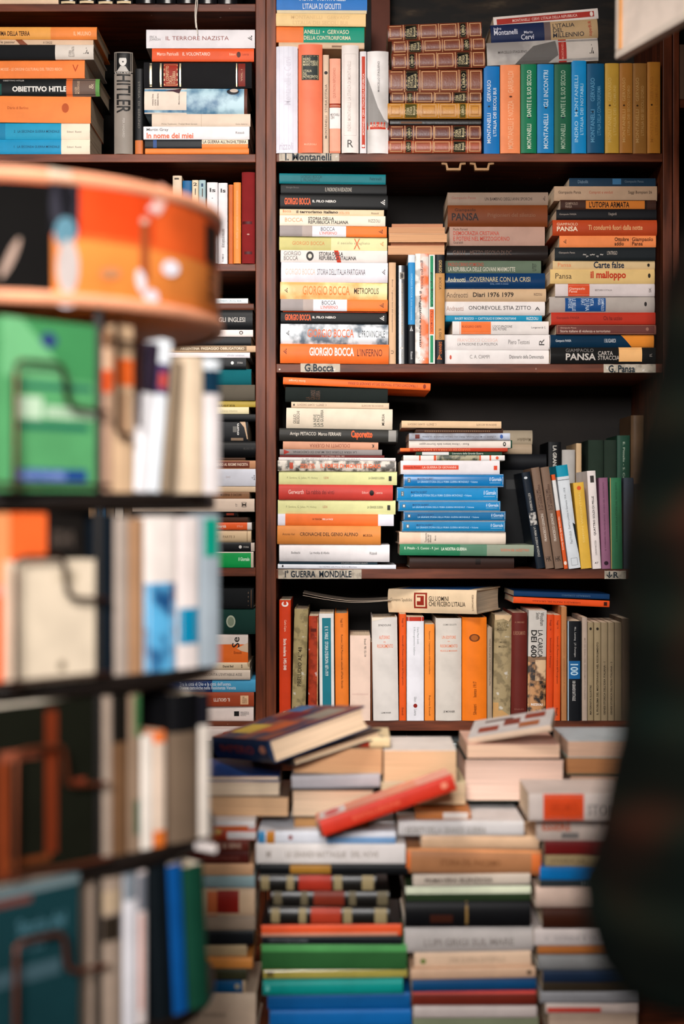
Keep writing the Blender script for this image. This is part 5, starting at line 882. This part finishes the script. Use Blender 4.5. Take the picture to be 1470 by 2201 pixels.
def band(px0, px1, y0, y1, c):
    _lv[0] += 1; e = DR + .0006 + .00012 * _lv[0]; a0 = onD(px0, 500)[0]; a1 = onD(px1, 500)[0]
    n = 14; rows = [[], []]
    za = onD(px0, y0)[1]; zb = onD(px0, y1)[1]
    for i in range(n + 1):
        a = a0 + (a1 - a0) * i / n
        rows[0].append((e * math.cos(a), e * math.sin(a), zb)); rows[1].append((e * math.cos(a), e * math.sin(a), za))
    pm.grid(rows, c)
def blob(cx, cy, rx, ry, c, rot=0):
    patch([(cx + rx * math.cos(t) * math.cos(R_(rot)) - ry * math.sin(t) * math.sin(R_(rot)), cy + rx * math.cos(t) * math.sin(R_(rot)) + ry * math.sin(t) * math.cos(R_(rot))) for t in [k * math.pi / 12 for k in range(24)]], c)
band(-160, 470, 385, 502, 'e8602a'); band(160, 330, 388, 500, 'e0481c')
band(-160, 112, 387, 652, '0a0807/c'); band(105, 170, 387, 500, '141318/c')
blob(138, 440, 30, 60, '2c2a34'); blob(140, 500, 24, 34, '5a8494'); blob(145, 575, 24, 60, 'b4a8a4'); blob(143, 645, 26, 16, 'e0dce4')
blob(22, 555, 9, 48, 'a08474', 25)
band(299, 318, 470, 600, 'a0502c'); blob(340, 430, 14, 34, 'f0b4a4', 8); blob(330, 448, 16, 8, 'f4d4d0'); blob(308, 475, 9, 7, 'e8b8a4')
blob(300, 605, 10, 26, 'e8dce0', -10); blob(322, 640, 16, 18, 'e8dce4'); blob(235, 588, 22, 12, 'c0845c')
blob(363, 577, 19, 17, 'f2ecf4', 25)
band(437, 462, 478, 560, '1e1a1c')
for yy in (572, 590, 606, 626, 640): blob(449, yy, 9, 5, '8a4c20', 20)
pmo = rp('printed_sheet', pm)
for nm, z in (('upper_rim', zt_ - .012), ('lower_rim', zb_)):
    mb = MB(); r = DR + .0045; mb.lathe([(DR - .004, z - .001), (r, z), (r + .001, z + .006), (r, z + .012), (DR - .004, z + .013)], 'f0a27c', 96); rp(nm, mb)
pm = MB(); _lv[0] = 40; patch([(102, 364), (150, 372), (150, 388), (102, 382)], 'e8cdb4/g')
rp('paper_tag', pm)
# wires
AL, BL = 1.732, 1.736
def wire(pts, line, off=.016, r=.0026, c=m_):
    P3 = []
    for px, z in pts:
        p = ln(px, line); P3.append(Vector((p.x + off * .707 - CX, p.y - off * .707 - CY, z)))
    out = [P3[0]]
    for i in range(1, len(P3) - 1):         # rounded corners
        a, b, c2 = P3[i - 1], P3[i], P3[i + 1]; k = .011
        u = (a - b).normalized(); v = (c2 - b).normalized(); k = min(k, (a - b).length * .45, (c2 - b).length * .45)
        for t in (0, .33, .66, 1): out.append((b + u * k) * (1 - t) ** 2 + b * 2 * t * (1 - t) + (b + v * k) * t * t)
    out.append(P3[-1])
    mb = MB(); mb.tube(out, r, c, 8); rp('wire_rail', mb)
for i, z in enumerate(TZ[:4]):  # lower two tiers: orange light on the wires put into their colour
    wire([(14, z), (14, z + .128), (118, z + .128), (126, z + .086), (212, z + .082)], AL, c=m_ if i < 2 else 'x:metal-8a4a30')
    wire([(-60, z + .006), (212, z + .006)], AL, off=.02, c=m_ if i < 2 else 'x:metal-8a4a30')
wire([(232, 1.551), (232, 1.432), (262, 1.430)], BL); wire([(215, 1.528), (292, 1.528)], BL); wire([(278, 1.53), (278, 1.44)], BL)
mb = MB(); p = ln(211, 1.734); mb.box((p.x - CX - .0035, p.y - CY - .002, .61), (p.x - CX + .0035, p.y - CY + .02, zb_), '14100e'); rp('corner_post', mb)
def coverbook(px0, px1, y0, zb, T, col, desc, pos, cov=(), off=0, line=AL, sg=None, pg='d8c8b4', st='p'):
    A, B = ln(px0, line), ln(px1, line); Dp = (B - A).length; m = (A + B) / 2
    L = Z(y0, m.y) - zb
    o = make_book(L, T, Dp, col, (), sg, st, pg, vertical=True, cov=cov)
    n = Vector((.707, -.707)); q = A - n * (T / 2 + off)
    o.location = (q.x, q.y, zb + .0002); o.rotation_euler = (Matrix.Rotation(R_(-45), 3, 'Z') @ Matrix.Rotation(R_(-90), 3, 'Y')).to_euler()
    finish(o, desc, pos, 'books in the revolving rack'); return o
# books showing their covers, left side of the rack
coverbook(4, 205, 690, TZ[0], .022, '529660', 'green book facing out behind a wire', 'top tier of the revolving rack',
    [('r', 0, 1, .66, 1, '3f8550'), ('q', [(0, 1), (.2, 1), (.75, .66), (.0, .66)], '6cae78'), ('o', .4, .58, .84, .93, '2c3c6c'), ('r', .12, .95, .60, .63, '1c5c50'), ('r', .12, .42, .42, .55, 'b4ccb0'), ('r', .45, 1, .43, .5, 'b0c8ac'), ('t', 'IL VENTENNIO', .48, .95, .445, .485, '6a8c6a'), ('r', .12, .92, .36, .4, '1c6450'), ('r', .1, .9, .06, .13, '1f3f80'), ('t', 'EINAUDI TASCABILI', .12, .66, .07, .12, '8c9cd8', 0, 2)])
coverbook(26, 204, 1205, TZ[1], .018, 'd8c6ae', 'cream low book facing out', 'second tier of the revolving rack',
    [('o', .54, .64, .09, .17, '7c6c58'), ('t', 'STORIA', .5, .8, .82, .9, 'a8987c')])
coverbook(-30, 205, 1103, TZ[1], .022, '171412', 'orange and black book facing out behind a cream one', 'second tier of the revolving rack',
    [('r', 0, .64, 0, 1, 'e2622c'), ('r', 0, .3, .55, 1, 'e08c58'), ('r', .0, .64, .52, .58, 'e88878'), ('t', 'VIVA LA\nMUERTE', .68, .9, .8, .9, '5c5048')], off=.02)
coverbook(-40, 202, 1512, TZ[2], .024, '15160f', 'black book facing out with brown frames', 'third tier of the revolving rack',
    [('r', .55, .66, .1, .95, '6a2a14'), ('r', .15, .22, 0, .72, '8c3c1c'), ('r', .15, .5, .68, .74, '8c4a34'), ('r', .2, .6, .06, .1, '6a3418'), ('r', .75, .92, .48, .52, '7c3420')], st='h')
coverbook(-40, 170, 1895, TZ[3], .026, '15353a', 'dark teal book facing out with pale upper edge', 'fourth tier of the revolving rack',
    [('r', 0, 1, .94, 1, '6c7c80'), ('r', 0, .5, .89, .93, '6a3c34'), ('t', 'Storia del\nterzo', .35, .85, .62, .8, '4c7480', 0, 1), ('r', 0, .8, .45, .54, '3c545c')])
TR = 'spines of the {} of the revolving rack'
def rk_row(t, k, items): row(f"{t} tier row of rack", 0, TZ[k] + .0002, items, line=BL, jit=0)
rk_row('top', 0, [
 I(217, 243, 712, 0, 'd2a488', 'brownish white book with red band', [('r', .62, .76, 0, 1, 'd8501c')], sg=[(.62, 'b49078'), (.9, 'd8b090'), (1, '8c6448')]),
 I(244, 288, 700, 0, 'c8a684', 'tan book with orange band', [('r', .64, .8, 0, 1, 'e06024'), ('r', .3, .6, .3, .7, 'b48c6c')]),
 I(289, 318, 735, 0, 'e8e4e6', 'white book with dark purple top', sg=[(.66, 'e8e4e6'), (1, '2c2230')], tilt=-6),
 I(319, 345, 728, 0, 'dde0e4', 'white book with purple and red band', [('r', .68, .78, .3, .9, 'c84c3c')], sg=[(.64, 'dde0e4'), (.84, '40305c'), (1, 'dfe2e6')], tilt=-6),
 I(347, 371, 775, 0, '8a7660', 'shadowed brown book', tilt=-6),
 I(399, 437, 765, 0, 'dcc4a8', 'wide cream book'),
 I(442, 474, 772, 0, 'e0d6d4', 'white book with navy band', sg=[(.74, 'e0d6d4'), (.92, '123044'), (1, 'dfe4e8')])])
rk_row('second', 1, [
 I(216, 246, 1105, 0, '121a22', 'black blue book'),
 I(247, 277, 1112, 0, 'a8988c', 'grey beige book'),
 I(278, 309, 1115, 0, 'a47c5c', 'brown beige book'),
 I(311, 378, 1110, 0, 'e4d8d0', 'white book with glossy blue picture', [('r', .0, .57, 0, 1, 'n:0c3c70:58a8d4:30')], tilt=0),
 I(384, 427, 1112, 0, 'dccfca', 'pinkish white book with teal block', [('r', .16, .4, 0, 1, '0d7ea4')]),
 I(432, 473, 1105, 0, '9aa4ac', 'grey blue book with green top', [('r', .72, .97, .15, .85, '0a8c74')])])
rk_row('third', 2, [
 I(217, 242, 1495, 0, 'a89484', 'grey beige book'),
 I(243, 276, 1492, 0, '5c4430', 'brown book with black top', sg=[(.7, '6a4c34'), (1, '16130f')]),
 I(277, 303, 1488, 0, '8c7460', 'brown book with green corner', [('r', .1, .32, .0, .6, '1f4c34'), ('r', .72, .98, 0, .6, '3c6c40')]),
 I(304, 330, 1580, 0, 'e4d8cc', 'low cream book'),
 I(331, 357, 1572, 0, 'd8a07c', 'low peach book with orange foot', sg=[(.14, 'd8702c'), (.9, 'd8c0ac'), (1, 'e8783c')]),
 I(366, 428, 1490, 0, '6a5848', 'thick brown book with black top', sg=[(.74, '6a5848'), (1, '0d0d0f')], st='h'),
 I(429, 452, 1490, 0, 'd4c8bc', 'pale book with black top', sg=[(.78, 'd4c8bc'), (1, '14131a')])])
rk_row('fourth', 3, [
 I(212, 264, 1885, 0, '9c8878', 'greyish brown book with dark band', [('r', .6, .76, 0, 1, '2c241c'), ('r', .78, .92, 0, 1, 'b49c80')], st='h'),
 I(266, 296, 1865, 0, 'd8d4d8', 'white and grey book', [('r', .8, 1, 0, 1, '788088')]),
 I(297, 316, 1862, 0, 'd8c8c4', 'white book with red stripe', [('r', .1, .7, .6, .85, 'd07860'), ('r', .72, .95, 0, 1, '6a6c74')]),
 I(336, 374, 1850, 0, '0e1418', 'nearly black book', st='h', tilt=3),
 I(375, 405, 1855, 0, '0c4c8c', 'deep blue book', tilt=3.4),
 I(408, 452, 1858, 0, '123c2c', 'dark green book', st='h', tilt=3.4)])
lie('slim white magazine hanging out of the rack', 'leaning below its third tier', 'books in the revolving rack', 352, 1812, 1.57, .066, .0075, .1, 30, 20, 'e8dcd8', anchor=(-.033, 0, 0), st='p')
# ================================================================ HANGING PANEL, upper right
p0 = Vector((X(1321, 2.2), 2.2)); p1 = Vector((X(1500, 1.98), 1.98)); L = (p1 - p0).length * 1.9
zq = Z(128, 2.2)
pn = empty('hanging_panel', (p0.x, p0.y, zq), 'pale framed panel jutting out at upper right, cut off by the photo', 'panel')
pn.rotation_euler = (0, R_(1.0), math.atan2(p1.y - p0.y, p1.x - p0.x))
hh = .42
mb = MB(); mb.box((.012, .004, .012), (L - .012, .012, hh - .012), 'd6c8bc'); mb.build('board', pn)
for nm, lo, hi in (('frame_rail', (0, 0, 0), (L, .018, .012)), ('frame_rail', (0, 0, hh - .012), (L, .018, hh)), ('frame_stile', (0, 0, .012), (.012, .018, hh - .012)), ('frame_stile', (L - .012, 0, .012), (L, .018, hh - .012))):
    mb = MB(); mb.box(lo, hi, 'c8bcb0'); bevel(mb.build(nm, pn), .002)
mb = MB(); mb.box((.012, -.0006, .012), (.0155, .004, hh - .012), 'd89a5c'); mb.build('inner_strip', pn)
mb = MB(); mb.tube([(L * .5, .009, hh), (L * .5, .009, 2.8 - zq)], .002, '8c8478', 6); mb.build('hanging_wire', pn)
# ================================================================ unlit bookcase at the right edge
row('unlit bookcase, upper right edge', D0, Z(213), [I(1446, 1476, 96, 0, '6a5244', 'dim brown folder'), I(1477, 1500, 100, 0, '3c302a', 'dark book')], jit=0)
# ================================================================ PERSON at the right edge, seen from behind, close to the camera
PX, PY = .478, .93
def skin(name, joints, edges, m, parent, root=0, sub=2):
    me = bpy.data.meshes.new(name); me.from_pydata([j[0] for j in joints], edges, []); me.materials.append(mat(m))
    o = bpy.data.objects.new(name, me); COL.objects.link(o)
    s = o.modifiers.new('skin', 'SKIN'); s.use_smooth_shade = True
    for i, j in enumerate(joints):
        r = j[1]; me.skin_vertices[0].data[i].radius = r if isinstance(r, tuple) else (r, r)
    me.skin_vertices[0].data[root].use_root = True
    b = o.modifiers.new('subdivision', 'SUBSURF'); b.levels = sub; b.render_levels = sub
    if parent: o.parent = parent
    return o
J = {}; joints = []; edges = []
def j(n, x, y, z, r, p=None):
    J[n] = len(joints); joints.append(((x, y, z), r))
    if p: edges.append((J[p], J[n]))
j('pelvis', 0, 0, .95, (.15, .10)); j('waist', 0, 0, 1.1, (.13, .095), 'pelvis'); j('chest', 0, 0, 1.3, (.15, .11), 'waist'); j('upper', 0, 0, 1.45, (.12, .085), 'chest')
j('neck', 0, .0, 1.545, .055, 'upper'); j('neck2', 0, .012, 1.60, .05, 'neck'); j('jaw', 0, .03, 1.65, (.062, .075), 'neck2'); j('head', 0, .02, 1.71, (.075, .095), 'jaw'); j('crown', 0, .01, 1.775, (.055, .07), 'head')
for s, t in ((-1, 'l'), (1, 'r')):
    j('sh' + t, s * .175, 0, 1.475, .055, 'upper'); j('el' + t, s * .215, -.02, 1.17, .04, 'sh' + t); j('el2' + t, s * .212, .03, 1.135, .04, 'el' + t)
    j('wr' + t, s * .07, .25, 1.19, .027, 'el2' + t); j('palm' + t, s * .02, .3, 1.2, (.018, .034), 'wr' + t)
    for q in range(4):
        ln_ = (.07, .078, .074, .058)[q]; z = 1.23 - q * .019
        j(f'k{q}{t}', s * -.012, .325 - q * .003, z, .0095, 'palm' + t); j(f'f{q}{t}', s * -.012 - s * ln_ * .5, .325, z - .002, .0085, f'k{q}{t}'); j(f't{q}{t}', s * -.012 - s * ln_ * .9, .3, z - .008, .0075, f'f{q}{t}')
    j('th' + t, s * .03, .29, 1.235, .011, 'palm' + t); j('th2' + t, s * .0, .3, 1.262, .0095, 'th' + t)
    j('hip' + t, s * .09, 0, .9, .095, 'pelvis'); j('kn' + t, s * .1, .01, .5, .062, 'hip' + t); j('an' + t, s * .1, -.02, .1, .042, 'kn' + t); j('ft' + t, s * .11, .12, .04, (.042, .032), 'an' + t)
pr = empty('person', (PX, PY, 0), 'person in a dark plaid jacket, seen from behind close by at right', 'person')
skin('body', joints, edges, 'x:skin', pr)
tr = [((0, 0, .98), (.165, .115)), ((0, 0, .93), (.17, .12))]; te = [(0, 1)]
for s in (-1, 1):
    k = len(tr); tr += [((s * .095, 0, .84), .108), ((s * .103, .01, .5), .085), ((s * .103, -.01, .1), .07)]; te += [(1, k), (k, k + 1), (k + 1, k + 2)]
skin('trousers', tr, te, '0d0f12/c', pr)
jk = [((0, 0, 1.1), (.17, .12)), ((0, 0, .93), (.27, .15)), ((0, 0, .72), (.29, .17)), ((0, 0, 1.3), (.175, .135)), ((0, 0, 1.45), (.15, .11)), ((0, 0, 1.535), (.075, .068)), ((0, .003, 1.565), (.078, .072))]
je = [(0, 1), (1, 2), (0, 3), (3, 4), (4, 5), (5, 6)]
for s in (-1, 1):
    k = len(jk)
    jk += [((s * .205, 0, 1.462), .094), ((s * .218, -.008, 1.33), .086), ((s * .232, -.018, 1.15), .079), ((s * .262, -.005, 1.055), .09), ((s * .19, .09, 1.11), .055), ((s * .08, .235, 1.185), .04)]
    je += [(4, k)] + [(k + i, k + i + 1) for i in range(5)]
jo = skin('jacket', jk, je, 'x:plaid', pr)
tx = bpy.data.textures.new('folds', 'CLOUDS'); tx.noise_scale = .09
dm = jo.modifiers.new('folds', 'DISPLACE'); dm.texture = tx; dm.strength = .022; dm.mid_level = .5
for s in (-1, 1):
    skin('shoe', [((s * .103, -.06, .045), (.04, .042)), ((s * .105, .05, .045), (.045, .04)), ((s * .11, .17, .035), (.042, .03))], [(0, 1), (1, 2)], '14110f', pr)
    mb = MB(); mb.lathe([(.0, -.012), (.012, -.02), (.017, -.006), (.018, .014), (.012, .027), (0, .03)], 'x:skin', 16)
    e = mb.build('ear', pr, (s * .079, .012, 1.69)); e.scale = (.35, 1, 1)
mb = MB(); mb.tube([(0, .1, 1.715), (0, .118, 1.69), (0, .112, 1.683)], [.008, .012, .009], 'x:skin', 10); mb.build('nose', pr)
mb = MB(); mb.tube([(-.022, .098, 1.655), (0, .106, 1.654), (.022, .098, 1.655)], .004, '8c4a40', 8); mb.build('mouth', pr)
for s in (-1, 1):
    mb = MB(); mb.lathe([(0, -.011), (.008, -.008), (.011, 0), (.008, .008), (0, .011)], '2c2018', 14); mb.build('eye', pr, (s * .03, .092, 1.712))
mb = MB()   # cap of short dark hair
rows = []
for a in range(13):
    th = a / 12 * math.pi * .62; ring = []
    for b in range(33):
        ph = b / 32 * 2 * math.pi; fr = math.sin(ph)
        lim = th * (1.0 - .32 * max(0, fr)) if True else th
        ring.append((.086 * math.sin(lim) * math.cos(ph), .006 + .108 * math.sin(lim) * math.sin(ph) , 1.725 + .104 * math.cos(lim)))
    rows.append(ring)
mb.grid(rows, '15110e/c'); mb.build('hair', pr)
